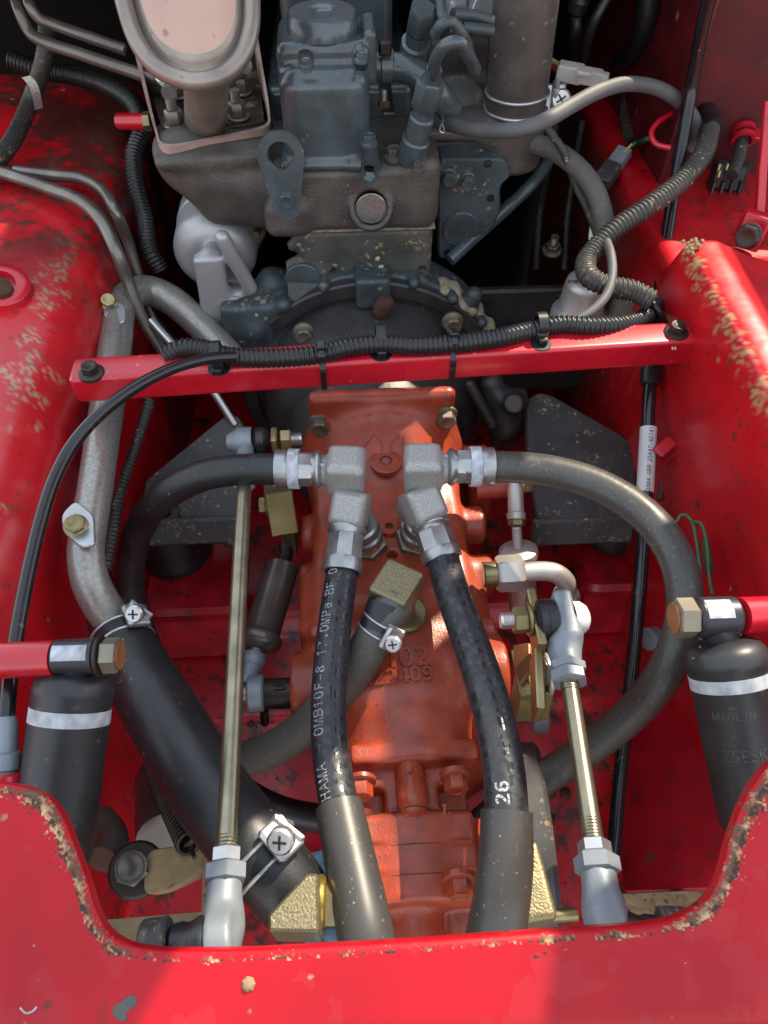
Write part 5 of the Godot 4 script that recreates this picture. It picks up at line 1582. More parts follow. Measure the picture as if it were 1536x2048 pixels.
	block(gb, pt(1063, 1392, 0.538), upto(Vector3(0, 0.2, 1)), Vector3(0.026, 0.036, 0.022), 0.001, M.gold, "block")
	plate(gb, PackedVector3Array([pt(1024, 1290, 0.516), pt(1060, 1285, 0.505), pt(1058, 1340, 0.505), pt(1040, 1370, 0.513), pt(1028, 1340, 0.516)]), 0.004, M.copper, "worn_face", 0.002)
	bolt(gb, pt(1093, 1345, 0.515), X, 0.0085, M.bolt, 1.3, 0.8)
	ring(gb, pt(1088, 1350, 0.52), X, 0.017, 0.004, M.white_zinc, "washer", 0.001)
	ring(gb, pt(1062, 1438, 0.60), X, 0.013, 0.014, M.greyalloy, "lower_eye", 0.002)

	# fittings right of the pump
	var v := thing("hydraulic_tee_fitting", "pale zinc hexagon tee with bent pipe right of the orange pump", "hose fitting", pt(1018, 1150, 0.53))
	var na := pt(992, 1148, 0.545)
	ring(v, na - X * 0.012, X, 0.0115, 0.014, M.gold, "thread")
	nut(v, na, X, 0.0165, 0.024, M.white_zinc, "hexagon", 0.52)
	s = Shape.new()
	tube(s, smooth(PackedVector3Array([na + X * 0.022, na + X * 0.042, na + X * 0.054 + Vector3(0, -0.002, 0.002), na + X * 0.064 + Vector3(0, -0.012, 0.006), na + X * 0.067 + Vector3(0, -0.03, 0.01)]), 0.002), 0.0088, 24)
	build(s, "bent_pipe", M.white_zinc, v)
	ring(v, na + X * 0.067 + Vector3(0, -0.032, 0.010), Vector3(0, 1, -0.1), 0.0125, 0.008, M.steel, "pipe_collar", 0.002)
	s = Shape.new()
	tube(s, PackedVector3Array([na + X * 0.067 + Vector3(0, -0.032, 0.010), na + X * 0.068 + Vector3(0, -0.13, 0.012)]), 0.0115, 20)
	build(s, "rubber_tail", M.rubber, v)
	var ts := thing("control_cylinder", "bright zinc control cylinder upright behind the tee fitting", "cylinder", pt(1035, 1200, 0.62))
	a = pt(1036, 1100, 0.575); b = pt(1048, 1215, 0.64)
	ax = (b - a).normalized()
	s = Shape.new()
	lathe(s, a, ax, [[-0.004, 0], [-0.004, 0.012], [0, 0.0185], [0.005, 0.0195], [0.008, 0.018], [0.012, 0.0175], [0.016, 0.0145], [0.09, 0.0145], [0.09, 0]], 32)
	build(s, "barrel", M.white_zinc, ts)
	var r0 := pt(1033, 1052, 0.555)
	stud(ts, a, r0 - a, 0.0048, a.distance_to(r0), M.white_zinc, "rod_thread")
	var r1 := pt(1030, 965, 0.535)
	nut(ts, r0, r1 - r0, 0.0082, 0.006, M.gold, "lock_nut")
	s = Shape.new()
	lathe(s, r0 + (r1 - r0).normalized() * 0.006, r1 - r0, [[0, 0], [0, 0.0088], [0.006, 0.0092], [0.007, 0.0078], [r0.distance_to(r1) * 0.7, 0.0075], [r0.distance_to(r1) * 0.8, 0.0062], [r0.distance_to(r1), 0.006]], 24)
	build(s, "rod_end", M.white_zinc, ts)
	s = Shape.new()
	tube(s, PackedVector3Array([pt(955, 978, 0.56), pt(1020, 975, 0.555)]), 0.0105, 22)
	build(s, "cross_pin", M.orange_rough, ts)
	bolt(ts, pt(1044, 972, 0.55), X, 0.0075, M.gold, 1.2, 1.2)

	# mounts
	var mo := []
	for e in [["left", [[455, 826], [478, 832], [498, 872], [502, 900], [480, 1000], [472, 1068], [470, 1096], [430, 1076], [318, 1080], [300, 1070], [286, 1000], [286, 962]], 0.585], ["right", [[1050, 800], [1078, 784], [1104, 790], [1250, 872], [1272, 890], [1275, 1000], [1250, 1048], [1100, 1052], [1072, 1040], [1056, 920]], 0.59]]:
		var q := PackedVector3Array()
		for w in e[1]: q.append(pt(w[0], w[1], e[2] + (900.0 - w[1]) * -0.00012))
		var m := thing("engine_mount_bracket", "black dirt flecked steel mount bracket on the %s of the pump" % e[0], "bracket", q[0], "engine mount brackets")
		plate(m, q, 0.012, M.mount, "plate", 0.008, 0.002)
		var bx := 385.0 if e[0] == "left" else 1165.0
		block(m, pt(bx, 1062, 0.598), upto(Vector3(0, 0.5, 1)), Vector3(0.10 if e[0] == "left" else 0.105, 0.03, 0.008), 0.003, M.mount, "lip")
		if e[0] == "left": bolt(m, pt(328, 1028, 0.592), Vector3.UP, 0.009, M.bolt_dark, 1.8, 0.7)
		var rx := [352, 1098] if e[0] == "left" else [1224, 1052]
		var rm := thing("rubber_mount", "black rubber cushion under the %s mount bracket" % e[0], "rubber mount", pt(rx[0], rx[1], 0.69), "rubber engine mounts")
		s = Shape.new()
		lathe(s, pt(rx[0], rx[1], 0.695), Vector3.UP, [[0, 0.042], [0.01, 0.041], [0.02, 0.036], [0.05, 0.036], [0.06, 0.03], [0.06, 0]], 40)
		build(s, "cushion", M.black, rm)

func ball_joint(t: Node3D, at: Vector3, ax: Vector3, eye: Vector3, stud_dir: Vector3, k: float) -> void:
	nut(t, at, ax, 0.0128, 0.010, M.greyalloy, "socket_hexagon", 0.3)
	var f := Field.new()
	f.cone(at + ax * 0.009, at + ax * 0.032, 0.0098, 0.0103, 0.004)
	var side := stud_dir.normalized()
	var b := Basis(side, ax.cross(side).normalized(), ax)
	f.cone(at + ax * 0.03, eye, 0.0085, 0.0095, 0.01)
	f.cyl(eye - side * 0.008, eye + side * 0.007, 0.0155, 0.003, 0.006)
	var s := Shape.new()
	cast(s, f, at.min(eye) - Vector3.ONE * 0.024, at.max(eye) + Vector3.ONE * 0.024, 0.0021)
	build(s, "socket_body", M.greyalloy, t)
	s = Shape.new()
	lathe(s, eye + side * 0.007, side, [[0, 0.014], [0.003, 0.0145], [0.007, 0.0125], [0.009, 0.012], [0.012, 0.013], [0.017, 0.0125], [0.019, 0.010]], 30)
	build(s, "rubber_boot", M.rubber, t)
	s = Shape.new()
	lathe(s, eye + side * 0.026, side, [[0, 0.0], [0, 0.016], [0.001, 0.017], [0.013, 0.017], [0.014, 0.016], [0.014, 0.0]], 30)
	build(s, "lever_end", M.mount, t)
	stud(t, eye + side * 0.04, side, 0.006, 0.014, M.zinc)

# ---------------------------------------------------------------- cylinders, harness, small things
func cylinders() -> void:
	# left
	var t := thing("gas_cylinder", "black cylinder with white band hanging from a pin on the left", "cylinder", pt(150, 1315, 0.39), "black cylinders either side")
	var X := Vector3(1, 0, 0.02).normalized()
	var a := pt(151, 1348, 0.405); var b := pt(100, 1735, 0.462)
	var ax := (b - a).normalized()
	var l := a.distance_to(b)
	var s := Shape.new()
	lathe(s, a, ax, [[-0.003, 0], [-0.002, 0.014], [0.001, 0.0205], [0.004, 0.0222], [0.008, 0.0231], [0.0115, 0.0233], [0.0125, 0.0228], [l * 0.5, 0.0228], [l * 0.93, 0.0226], [l * 0.98, 0.021], [l, 0.018], [l + 0.001, 0]], 48)
	var bd := build(s, "body", M.accumulator, t)
	s = Shape.new()
	lathe(s, a + ax * 0.0195, ax, [[0, 0.022], [0, 0.0231], [0.0085, 0.0231], [0.0085, 0.022]], 48)
	build(s, "white_band", M.white_paint, bd)
	var e := pt(108, 1314, 0.388)
	ring(t, e, X, 0.0102, 0.0255, M.accumulator, "eye", 0.0015)
	s = Shape.new()
	tube(s, PackedVector3Array([e + X * 0.013, a + ax * 0.004]), 0.0100, 20)
	build(s, "neck", M.accumulator, t)
	var m := func(c: Vector3, wd: float) -> void:
		var sh := Shape.new()
		var rows := []
		for j in 13:
			var an := lerpf(0.35, 1.25, j / 12.0)
			var row := PackedVector3Array()
			for k in 7: row.append(c + X * wd * k / 6.0 + (Vector3(0, 0, 1) * cos(an + 0.5) + Vector3.UP * sin(an + 0.5)) * 0.0104)
			rows.append(row)
		sheet(sh, rows)
		build(sh, "white_dab", M.white_paint, t)
	m.call(e + X * 0.002, 0.020)
	ring(t, e + X * 0.0258, X, 0.0122, 0.002, M.bolt_dark, "washer", 0.0005)
	nut(t, e + X * 0.028, X, 0.0105, 0.010, M.bolt, "bolt_head", 0.35)
	ring(t, e + X * 0.0381, X, 0.0085, 0.0008, M.copper, "worn_end", 0.0004)
	# right
	t = thing("gas_cylinder", "black cylinder with white band and sawdust hanging on the right", "cylinder", pt(1430, 1240, 0.40), "black cylinders either side")
	e = pt(1473, 1233, 0.40)
	ring(t, e, -X, 0.0128, 0.026, M.accumulator, "eye", 0.002)
	s = Shape.new()
	for k in 1:
		var rows := []
		for j in 13:
			var an := lerpf(1.0, 2.0, j / 12.0)
			var row := PackedVector3Array()
			for q in 7: row.append(e - X * (0.007 + 0.016 * q / 6.0) + (Vector3(0, 0, 1) * cos(an) + Vector3.UP * sin(an)) * 0.0131)
			rows.append(row)
		sheet(s, rows)
	build(s, "white_dab", M.white_paint, t)
	nut(t, e - X * 0.0262, -X, 0.0128, 0.013, M.bolt, "bolt_head", 0.35)
	ring(t, e - X * 0.0393, -X, 0.0098, 0.0010, M.copper, "worn_end", 0.0005)
	a = pt(1447, 1286, 0.414); b = pt(1520, 1660, 0.482)
	ax = (b - a).normalized(); l = a.distance_to(b)
	s = Shape.new()
	lathe(s, a, ax, [[-0.004, 0], [-0.003, 0.014], [0.001, 0.021], [0.005, 0.0238], [0.010, 0.0248], [0.0135, 0.025], [0.0145, 0.0243], [l * 0.6, 0.0238], [l * 0.95, 0.0228], [l * 0.985, 0.021], [l, 0.017], [l + 0.001, 0.0]], 48)
	bd = build(s, "body", M.accumulator, t)
	s = Shape.new()
	lathe(s, a + ax * 0.0185, ax, [[0, 0.022], [0, 0.0247], [0.008, 0.0245], [0.008, 0.022]], 48)
	build(s, "white_band", M.white_paint, bd)
	s = Shape.new()
	tube(s, PackedVector3Array([e - X * 0.014, a + ax * 0.004]), 0.0115, 20)
	build(s, "neck", M.accumulator, t)
	var path := PackedVector3Array([a, b])
	path = smooth(PackedVector3Array([a, a.lerp(b, 0.5), b]))
	var side := func(l0: float, sd: float, sz: float, tx: String) -> void:
		var base := on_tube(path, 0.0238, l0, sd)
		letters(bd, tx, sz, M.print_faint, func(v: Vector3) -> Vector3: return base.call(Vector3(-v.y, v.x, v.z)))
	side.call(0.040, 0.1, 0.0065, "MADE IN")
	side.call(0.064, 0.0, 0.0095, "ZSESK")
	var g := RandomNumberGenerator.new()
	g.seed = 5
	s = Shape.new()
	for k in 90:
		var q := a + ax * absf(g.randfn(0.0, 0.006)) + Vector3(g.randfn(0, 0.009), 0, g.randfn(0, 0.006))
		q = q + Vector3(0, 0.014 * exp(-absf(q.x - a.x) * 60.0), 0)
		rbox(s, q, Basis.from_euler(Vector3(g.randf() * 6, g.randf() * 6, g.randf() * 6)), Vector3(g.randf_range(0.0012, 0.003), 0.001, 0.0008), 0.0002)
	var sd := build(s, "sawdust", M.dust, t)
	sd.set_meta("kind", "stuff")

func cable(called: String, label: String, cat: String, pts: Array, r: float, mat: Material, group := "", ribbed := 0.0) -> MeshInstance3D:
	var s := Shape.new()
	if ribbed > 0:
		tube(s, smooth(P(pts), 0.0009), r, 16, true, func(l, _t): return ribbed * sin(l / 0.0042 * TAU))
	else:
		tube(s, smooth(P(pts)), r, 16)
	return tag(build(s, called, mat), label, cat, group) as MeshInstance3D

func harness() -> void:
	var c := thing("control_cable", "thin black cable arching over the bar and down the left wall", "cable", pt(430, 716, 0.40))
	var s := Shape.new()
	tube(s, smooth(P([[470, 713, 0.398], [420, 717, 0.392], [350, 735, 0.385], [270, 775, 0.38], [200, 828, 0.38], [145, 890, 0.385], [108, 960, 0.39], [82, 1040, 0.395], [58, 1140, 0.40], [35, 1260, 0.405], [20, 1360, 0.41], [12, 1450, 0.415]])), 0.0047, 16)
	build(s, "sheath", M.black_gloss, c)
	var q := pt(12, 1446, 0.415)
	var qa := (pt(8, 1560, 0.43) - q).normalized()
	s = Shape.new()
	lathe(s, q, qa, [[-0.004, 0.005], [0, 0.0065], [0.016, 0.0072], [0.017, 0.0088], [0.026, 0.009], [0.027, 0.0075], [0.04, 0.0075]], 20)
	build(s, "ferrule", M.greyalloy, c)
	ring(c, q + qa * 0.028, qa, 0.012, 0.005, M.red, "bracket_washer")
	# long black rod cable on the right, white printed label
	c = thing("push_pull_cable", "long black rod like cable with white printed label on the right", "cable", pt(1300, 900, 0.5))
	var pa := smooth(P([[1432, -60, 0.205], [1408, 40, 0.245], [1380, 190, 0.31], [1348, 380, 0.375], [1322, 560, 0.425], [1306, 700, 0.46], [1298, 800, 0.485], [1292, 1000, 0.53], [1278, 1200, 0.575], [1258, 1400, 0.62], [1240, 1560, 0.65], [1226, 1720, 0.675]]))
	s = Shape.new()
	tube(s, pa, 0.0062, 20)
	build(s, "sheath", M.black_gloss, c)
	ring(c, pt(1302, 735, 0.468), pt(1299, 790, 0.482) - pt(1302, 735, 0.468), 0.0092, 0.017, M.black, "collar")
	var lp := smooth(P([[1297, 856, 0.4985], [1290, 985, 0.527]]))
	s = Shape.new()
	tube(s, lp, 0.0079, 24)
	var lb := build(s, "label", M.label_white, c)
	letters(lb, "2004 GBR 256A7-42141", 0.0052, M.ink, on_tube(lp, 0.0079, 0.032, -0.35, true), "Droid Sans Mono", true)
	cable("wire_loom", "thin taped black loom hanging behind the white label", "cable", [[1322, 740, 0.50], [1318, 860, 0.53], [1330, 900, 0.54], [1320, 1000, 0.56]], 0.003, M.conduit_dusty)

	# hoses and conduits over the right of the engine
	cable("breather_hose", "grey rubber breather hose curving right past the upright brown pipe", "hose", [[868, 238, 0.335], [905, 250, 0.325], [960, 260, 0.315], [1030, 260, 0.305], [1085, 244, 0.298], [1140, 213, 0.295], [1200, 182, 0.295], [1255, 168, 0.298], [1310, 175, 0.305], [1355, 200, 0.32], [1388, 240, 0.34], [1392, 280, 0.36], [1380, 300, 0.37]], 0.0068, M.grey_hose)
	s = Shape.new()
	tube(s, smooth(P([[882, 228, 0.318], [886, 240, 0.314], [880, 262, 0.316], [888, 266, 0.318], [884, 244, 0.314]]), 0.001), 0.0008, 6)
	tag(build(s, "spring_clip", M.zinc_bright), "thin wire clip on the near end of the grey breather hose", "clip")
	cable("rubber_hose", "black rubber hose dropping in an arc under the breather hose", "hose", [[1060, 285, 0.36], [1105, 300, 0.36], [1155, 335, 0.365], [1192, 385, 0.375], [1208, 440, 0.39], [1212, 485, 0.40]], 0.0098, M.rubber_dusty)
	cable("thin_hose", "thin grey hose crossing below the clamp of the upright pipe", "hose", [[1085, 245, 0.33], [1108, 275, 0.34], [1125, 300, 0.35], [1150, 365, 0.38], [1180, 430, 0.40], [1205, 500, 0.415]], 0.004, M.conduit_dusty)
	cable("corrugated_conduit", "dusty corrugated conduit slanting from the far right down to the bar", "conduit", [[1420, 255, 0.345], [1405, 310, 0.35], [1360, 365, 0.36], [1290, 418, 0.37], [1235, 455, 0.38], [1195, 492, 0.39], [1172, 525, 0.395], [1180, 555, 0.395], [1215, 572, 0.397], [1265, 582, 0.40], [1305, 602, 0.405]], 0.0092, M.conduit_dusty, "", 0.0008)
	cable("wire_loom", "thin black wires leaving the conduit behind the bar end", "cable", [[1298, 600, 0.41], [1318, 622, 0.415], [1332, 650, 0.43]], 0.003, M.black)
	cable("grey_cable", "grey cable looping in front of the silver canister", "cable", [[1208, 470, 0.385], [1222, 510, 0.385], [1224, 555, 0.39], [1210, 595, 0.395], [1180, 625, 0.40], [1145, 645, 0.405]], 0.0042, M.grey_hose)
	cable("white_wire", "short white wire beside the rubber hose end", "cable", [[1186, 450, 0.41], [1183, 475, 0.42], [1188, 500, 0.425]], 0.003, M.label_white)
	cable("blue_pipe", "dark blue pipe slanting right from the gear case", "pipe", [[1110, 300, 0.40], [1070, 360, 0.415], [1020, 410, 0.43], [965, 460, 0.45], [900, 520, 0.47]], 0.0072, M.blue)
	var can := thing("silver_canister", "small silver domed canister behind the right end of the bar", "canister", pt(1155, 640, 0.5))
	s = Shape.new()
	lathe(s, pt(1150, 655, 0.52), Vector3(0.03, 1, 0), [[0, 0.031], [0.02, 0.031], [0.024, 0.028], [0.028, 0.0245], [0.055, 0.0235], [0.06, 0.0222], [0.063, 0.018], [0.063, 0.0]], 40)
	build(s, "shell", M.white_zinc, can)
	letters(can, "010", 0.007, M.bolt_dark, func(v): return pt(1146 + v.x * 1800.0, 563 - v.y * 1100.0, 0.4555) + Vector3(0, v.z * 0.4, 0), "Droid Sans", true)
	s = Shape.new()
	lathe(s, pt(1250, 630, 0.50), Vector3(0.03, 1, 0), [[0, 0.02], [0.03, 0.02], [0.034, 0.016], [0.034, 0]], 24)
	tag(build(s, "relay_can", M.steel), "small dull metal can between conduit and right wall", "canister")

	# connectors
	var w := thing("wire_connector", "white plastic two part connector right of the upright brown pipe", "connector", pt(1155, 150, 0.31))
	var d := (pt(1205, 158, 0.308) - pt(1120, 142, 0.305)).normalized()
	var bb := upto(d)
	block(w, pt(1140, 145, 0.308), bb, Vector3(0.017, 0.015, 0.026), 0.0015, M.connector, "socket_half")
	block(w, pt(1180, 153, 0.308), bb, Vector3(0.014, 0.013, 0.024), 0.0015, M.connector, "plug_half")
	block(w, pt(1168, 146, 0.300), bb, Vector3(0.008, 0.004, 0.014), 0.001, M.connector, "latch")
	block(w, pt(1208, 158, 0.308), bb, Vector3(0.011, 0.010, 0.008), 0.001, M.connector, "collar")
	for e in [[[1088, 112, 0.31], [1128, 136, 0.306], M.wire_yellow], [[1092, 130, 0.312], [1126, 148, 0.309], M.wire_red]]:
		s = Shape.new()
		tube(s, P([e[0], e[1]]), 0.0026, 10)
		build(s, "lead", e[2], w)
	w = thing("wire_connector", "dark grey connector hanging lower, against the red right wall", "connector", pt(1225, 330, 0.40))
	d = (pt(1252, 300, 0.39) - pt(1205, 365, 0.41)).normalized()
	bb = upto(d)
	block(w, pt(1238, 318, 0.395), bb, Vector3(0.017, 0.012, 0.026), 0.0015, M.connector_grey, "socket_half")
	block(w, pt(1216, 348, 0.402), bb, Vector3(0.019, 0.014, 0.026), 0.0015, M.mount, "plug_half")
	s = Shape.new()
	tube(s, smooth(P([[1252, 302, 0.392], [1268, 288, 0.385], [1300, 276, 0.375], [1330, 262, 0.37]])), 0.005, 12)
	build(s, "lead", M.black, w)
	for e in [[1248, 304, M.wire_yellow], [1256, 300, M.green]]:
		s = Shape.new()
		tube(s, P([[e[0], e[1], 0.388], [e[0] + 16, e[1] - 16, 0.38]]), 0.0014, 8)
		build(s, "wire", e[2], w)
	cable("red_wire_guide", "thin red rod guide bent round the conduit on the right wall", "guide", [[1352, 222, 0.335], [1312, 248, 0.34], [1302, 268, 0.345], [1312, 288, 0.35], [1342, 296, 0.35]], 0.0028, M.red)
	for e in [[[[1112, 250, 0.42], [1098, 330, 0.46], [1080, 420, 0.52], [1072, 540, 0.58]], 0.005, "black line falling behind the rubber hose, nearest the gear case"], [[[1165, 240, 0.40], [1150, 330, 0.45], [1135, 430, 0.50], [1128, 540, 0.55]], 0.004, "thin black line between rubber hose and silver canister"], [[[1290, 60, 0.33], [1270, 150, 0.36], [1250, 220, 0.385], [1262, 285, 0.40]], 0.007, "black loom dropping to the dark grey connector"]]:
		cable("black_line", e[2], "pipe", e[0], e[1], M.conduit_dusty, "black lines on the right of the engine")
	for e in [[[[1150, -20, 0.26], [1152, 60, 0.29], [1140, 120, 0.33], [1125, 250, 0.42], [1110, 330, 0.48]], 0.0065, "black hose falling from a round joint near the top edge"], [[[1235, -40, 0.24], [1190, 40, 0.27], [1168, 110, 0.31], [1150, 260, 0.42]], 0.005, "thin black cable curving down from the top edge"], [[[1300, -40, 0.25], [1290, 50, 0.29], [1262, 110, 0.33], [1235, 130, 0.36]], 0.011, "thick taped black loom in the dark upper right corner"], [[[1370, -30, 0.25], [1362, 60, 0.29], [1372, 130, 0.32], [1400, 200, 0.34], [1425, 260, 0.345]], 0.012, "black conduit running down beside the long cable"]]:
		cable("black_hose", e[2], "hose", e[0], e[1], M.black, "black lines in the upper right")
	ring(self, pt(1150, 30, 0.275), Vector3(0.1, 1, 0.2), 0.0105, 0.02, M.black, "hose_joint", 0.005)
	tag(get_child(get_child_count() - 1), "round black joint on the hose at the top edge", "joint")
	cable("corrugated_conduit", "black corrugated conduit curling in the upper right corner", "conduit", [[1520, 20, 0.285], [1485, 40, 0.29], [1455, 90, 0.30], [1420, 110, 0.31], [1390, 105, 0.315]], 0.010, M.conduit_dusty, "", 0.0008)
	cable("corrugated_conduit", "short black corrugated conduit behind the long cable", "conduit", [[1340, 270, 0.37], [1375, 250, 0.36], [1400, 262, 0.355]], 0.0085, M.conduit, "", 0.0008)
	cable("wire_loom", "dusty black loom passing down through the red clip", "cable", [[1500, -40, 0.275], [1498, 40, 0.295], [1490, 150, 0.33], [1486, 250, 0.355], [1478, 310, 0.37], [1462, 350, 0.38]], 0.007, M.conduit_dusty)
	cable("wire_loom", "smoother black loom right beside the dusty one", "cable", [[1540, -40, 0.275], [1528, 60, 0.30], [1518, 180, 0.335]], 0.008, M.black_gloss)
	var rc := thing("red_clip", "red painted loop clip holding the dusty loom", "clip", pt(1490, 265, 0.355))
	var ra := (pt(1486, 280, 0.36) - pt(1488, 240, 0.35)).normalized()
	s = Shape.new()
	lathe(s, pt(1488, 258, 0.354), ra, [[0, 0.0085], [0, 0.0115], [0.005, 0.0115], [0.005, 0.0085]], 24)
	lathe(s, pt(1487, 274, 0.358), ra, [[0, 0.0085], [0, 0.0115], [0.005, 0.0115], [0.005, 0.0085]], 24)
	build(s, "loop", M.red, rc)
	block(rc, pt(1512, 266, 0.357), upto(ra), Vector3(0.012, 0.006, 0.018), 0.001, M.red, "tab")
	w = thing("open_connector", "black open backed connector with yellow terminals at the loom's end", "connector", pt(1458, 350, 0.385))
	bb = upto(Vector3(-0.3, 0.3, 1))
	block(w, pt(1456, 352, 0.388), bb, Vector3(0.036, 0.03, 0.018), 0.004, M.black, "shell")
	s = Shape.new()
	for k in 3: rbox(s, pt(1438 + (k % 2) * 16, 334 + (k / 2) * 14, 0.374), bb, Vector3(0.002, 0.006, 0.004), 0.0004)
	build(s, "terminals", M.wire_yellow, w)
	for k in 4: block(w, pt(1425 + k * 18, 375, 0.384), bb, Vector3(0.003, 0.012, 0.012), 0.0006, M.black, "cage_rib")
	var hp := thing("red_hinge_plate", "red upright hinge plate with rusty bolt at the right edge", "hinge", pt(1510, 450, 0.39))
	plate(hp, PackedVector3Array([pt(1531, 200, 0.30), pt(1545, 200, 0.30), pt(1530, 440, 0.385), pt(1512, 440, 0.385)]), 0.006, M.red, "arm", 0.003)
	block(hp, pt(1500, 470, 0.395), upto(Vector3(-0.6, 0.3, 0.7)), Vector3(0.03, 0.045, 0.006), 0.004, M.red, "ear")
	bolt(hp, pt(1497, 472, 0.387), Vector3(-0.6, 0.3, 0.7), 0.011, M.bolt_dark, 1.1, 0.8)

	# upper left lines
	cable("steel_line", "dark shiny line bending down from the top left corner, lower of two", "pipe", [[20, -40, 0.27], [40, 25, 0.285], [58, 62, 0.30], [85, 82, 0.305], [160, 108, 0.31], [260, 142, 0.315], [320, 162, 0.32]], 0.0062, M.damper, "shiny lines top left")
	cable("steel_line", "dark shiny line bending down from the top left corner, upper of two", "pipe", [[50, -30, 0.27], [62, 15, 0.28], [80, 38, 0.29], [110, 50, 0.295], [180, 75, 0.30], [250, 100, 0.31]], 0.006, M.damper, "shiny lines top left")
	cable("corrugated_conduit", "black corrugated conduit crossing the dirty left ledge", "conduit", [[20, 118, 0.35], [80, 140, 0.36], [150, 152, 0.365], [215, 172, 0.37], [265, 205, 0.375], [285, 245, 0.385]], 0.0098, M.conduit, "", 0.001)
	cable("corrugated_conduit", "black corrugated conduit falling beside the left ledge", "conduit", [[285, 260, 0.385], [268, 310, 0.40], [272, 370, 0.42], [288, 430, 0.44], [300, 500, 0.46], [322, 540, 0.48]], 0.0088, M.conduit, "", 0.001)
	cable("steel_line", "worn bare steel line lying over the left ledge, nearer of two", "pipe", [[-40, 335, 0.392], [20, 350, 0.397], [100, 378, 0.40], [165, 405, 0.40], [205, 445, 0.405], [232, 500, 0.42], [255, 560, 0.45], [285, 640, 0.49], [330, 710, 0.53]], 0.0068, M.line, "bare steel lines on the ledge")
	cable("steel_line", "worn bare steel line lying over the left ledge, farther of two", "pipe", [[30, 342, 0.40], [100, 350, 0.402], [165, 358, 0.404], [205, 380, 0.405], [232, 425, 0.41], [255, 480, 0.445], [275, 545, 0.48], [310, 640, 0.53], [370, 710, 0.57]], 0.0062, M.line, "bare steel lines on the ledge")
	cable("bright_line", "bright thin line slanting under the left part of the bar", "pipe", [[300, 640, 0.49], [345, 690, 0.51], [420, 775, 0.55], [470, 850, 0.58]], 0.0045, M.zinc_bright)
	var sb := thing("strap_bracket", "bent grey strap bracket on the dirty left ledge", "bracket", pt(70, 185, 0.36))
	s = Shape.new()
	var rows := []
	for p in smooth(P([[52, 155, 0.345], [66, 170, 0.352], [74, 195, 0.365], [78, 220, 0.38]]), 0.004): rows.append(PackedVector3Array([p - Vector3(0.005, 0, 0), p + Vector3(0.005, 0.002, 0)]))
	sheet(s, rows)
	build(s, "strap", M.steel, sb)
	cable("black_hose", "dull black hose running down the far left ledge", "hose", [[95, 40, 0.30], [90, 110, 0.33], [62, 200, 0.375], [20, 290, 0.39], [-30, 345, 0.395]], 0.0095, M.conduit_dusty)
	cable("wire_loom", "twisted black loom hanging behind the steel pipe", "cable", [[300, 800, 0.49], [285, 850, 0.50], [262, 920, 0.51], [240, 985, 0.515], [228, 1050, 0.52], [212, 1140, 0.525]], 0.0048, M.conduit_dusty, "", 0.0006)
	cable("green_wire", "thin green wire beside the lower bend of the steel pipe", "wire", [[232, 1030, 0.52], [222, 1065, 0.525], [212, 1100, 0.53], [206, 1140, 0.55]], 0.0016, M.green)
	cable("green_wire", "pair of green wires at the right wall, left one", "wire", [[1352, 1045, 0.49], [1365, 1028, 0.485], [1382, 1040, 0.485], [1392, 1080, 0.49], [1402, 1150, 0.50]], 0.0014, M.green)
	cable("green_wire", "pair of green wires at the right wall, right one", "wire", [[1385, 1045, 0.485], [1400, 1045, 0.48], [1412, 1080, 0.485], [1418, 1150, 0.49], [1425, 1190, 0.49]], 0.0014, M.green)
	var fu := thing("inline_fuse", "brown inline fuse sleeve hanging by green wires", "fuse", pt(1412, 1130, 0.49))
	s = Shape.new()
	lathe(s, pt(1410, 1082, 0.488), pt(1420, 1150, 0.495) - pt(1410, 1082, 0.488), [[0, 0.002], [0, 0.004], [0.02, 0.0042], [0.028, 0.0036], [0.028, 0]], 14)
	build(s, "sleeve", M.rust_lump, fu)

	# lower left: spring, arm, pivot bolt
	var sp := Shape.new()
	var h0 := pt(305, 1530, 0.60); var h1 := pt(378, 1690, 0.545)
	var hb := upto(h1 - h0)
	var hp2 := PackedVector3Array([h0 - hb.z * 0.02])
	for k in 481:
		var u := k / 480.0
		hp2.append(h0.lerp(h1, u) + (hb.x * cos(u * TAU * 26) + hb.y * sin(u * TAU * 26)) * 0.0075)
	hp2.append(h1 + hb.z * 0.006); hp2.append(h1 + hb.z * 0.014)
	tube(sp, hp2, 0.0016, 8)
	tag(build(sp, "return_spring", M.bolt_dark), "dark coil spring hooked to the dirty arm at lower left", "spring")
	var arm := thing("pivot_arm", "tan dirt caked arm with a big dark pivot bolt, lower left", "lever", pt(300, 1750, 0.56))
	plate(arm, PackedVector3Array([pt(290, 1700, 0.56), pt(370, 1690, 0.555), pt(398, 1660, 0.55), pt(418, 1700, 0.55), pt(410, 1745, 0.553), pt(330, 1785, 0.56), pt(285, 1790, 0.562)]), 0.010, M.dust, "plate", 0.01)
	ring(arm, pt(276, 1742, 0.575), Vector3(0.12, 1, 0.1), 0.0195, 0.010, M.bolt_dark, "washer", 0.002)
	bolt(arm, pt(266, 1738, 0.563), Vector3(0.12, 1, 0.1), 0.0125, M.damper, 1.0, 0.8)
	s = Shape.new()
	tube(s, smooth(P([[200, 1640, 0.60], [225, 1680, 0.59], [205, 1720, 0.58]])), 0.012, 14)
	tube(s, P([[320, 1560, 0.66], [330, 1680, 0.60]]), 0.022, 18)
	build(s, "dirty_link", M.damper, arm)
	plate(arm, PackedVector3Array([pt(405, 1715, 0.55), pt(420, 1700, 0.55), pt(415, 1830, 0.545), pt(402, 1825, 0.545)]), 0.02, M.dust, "edge_plate", 0.002)
	# lower right, behind the hose
	var lr := thing("gold_hose_elbow", "gold forged elbow partly hidden behind the right sleeved hose", "hose fitting", pt(1060, 1740, 0.53))
	var f := Field.new()
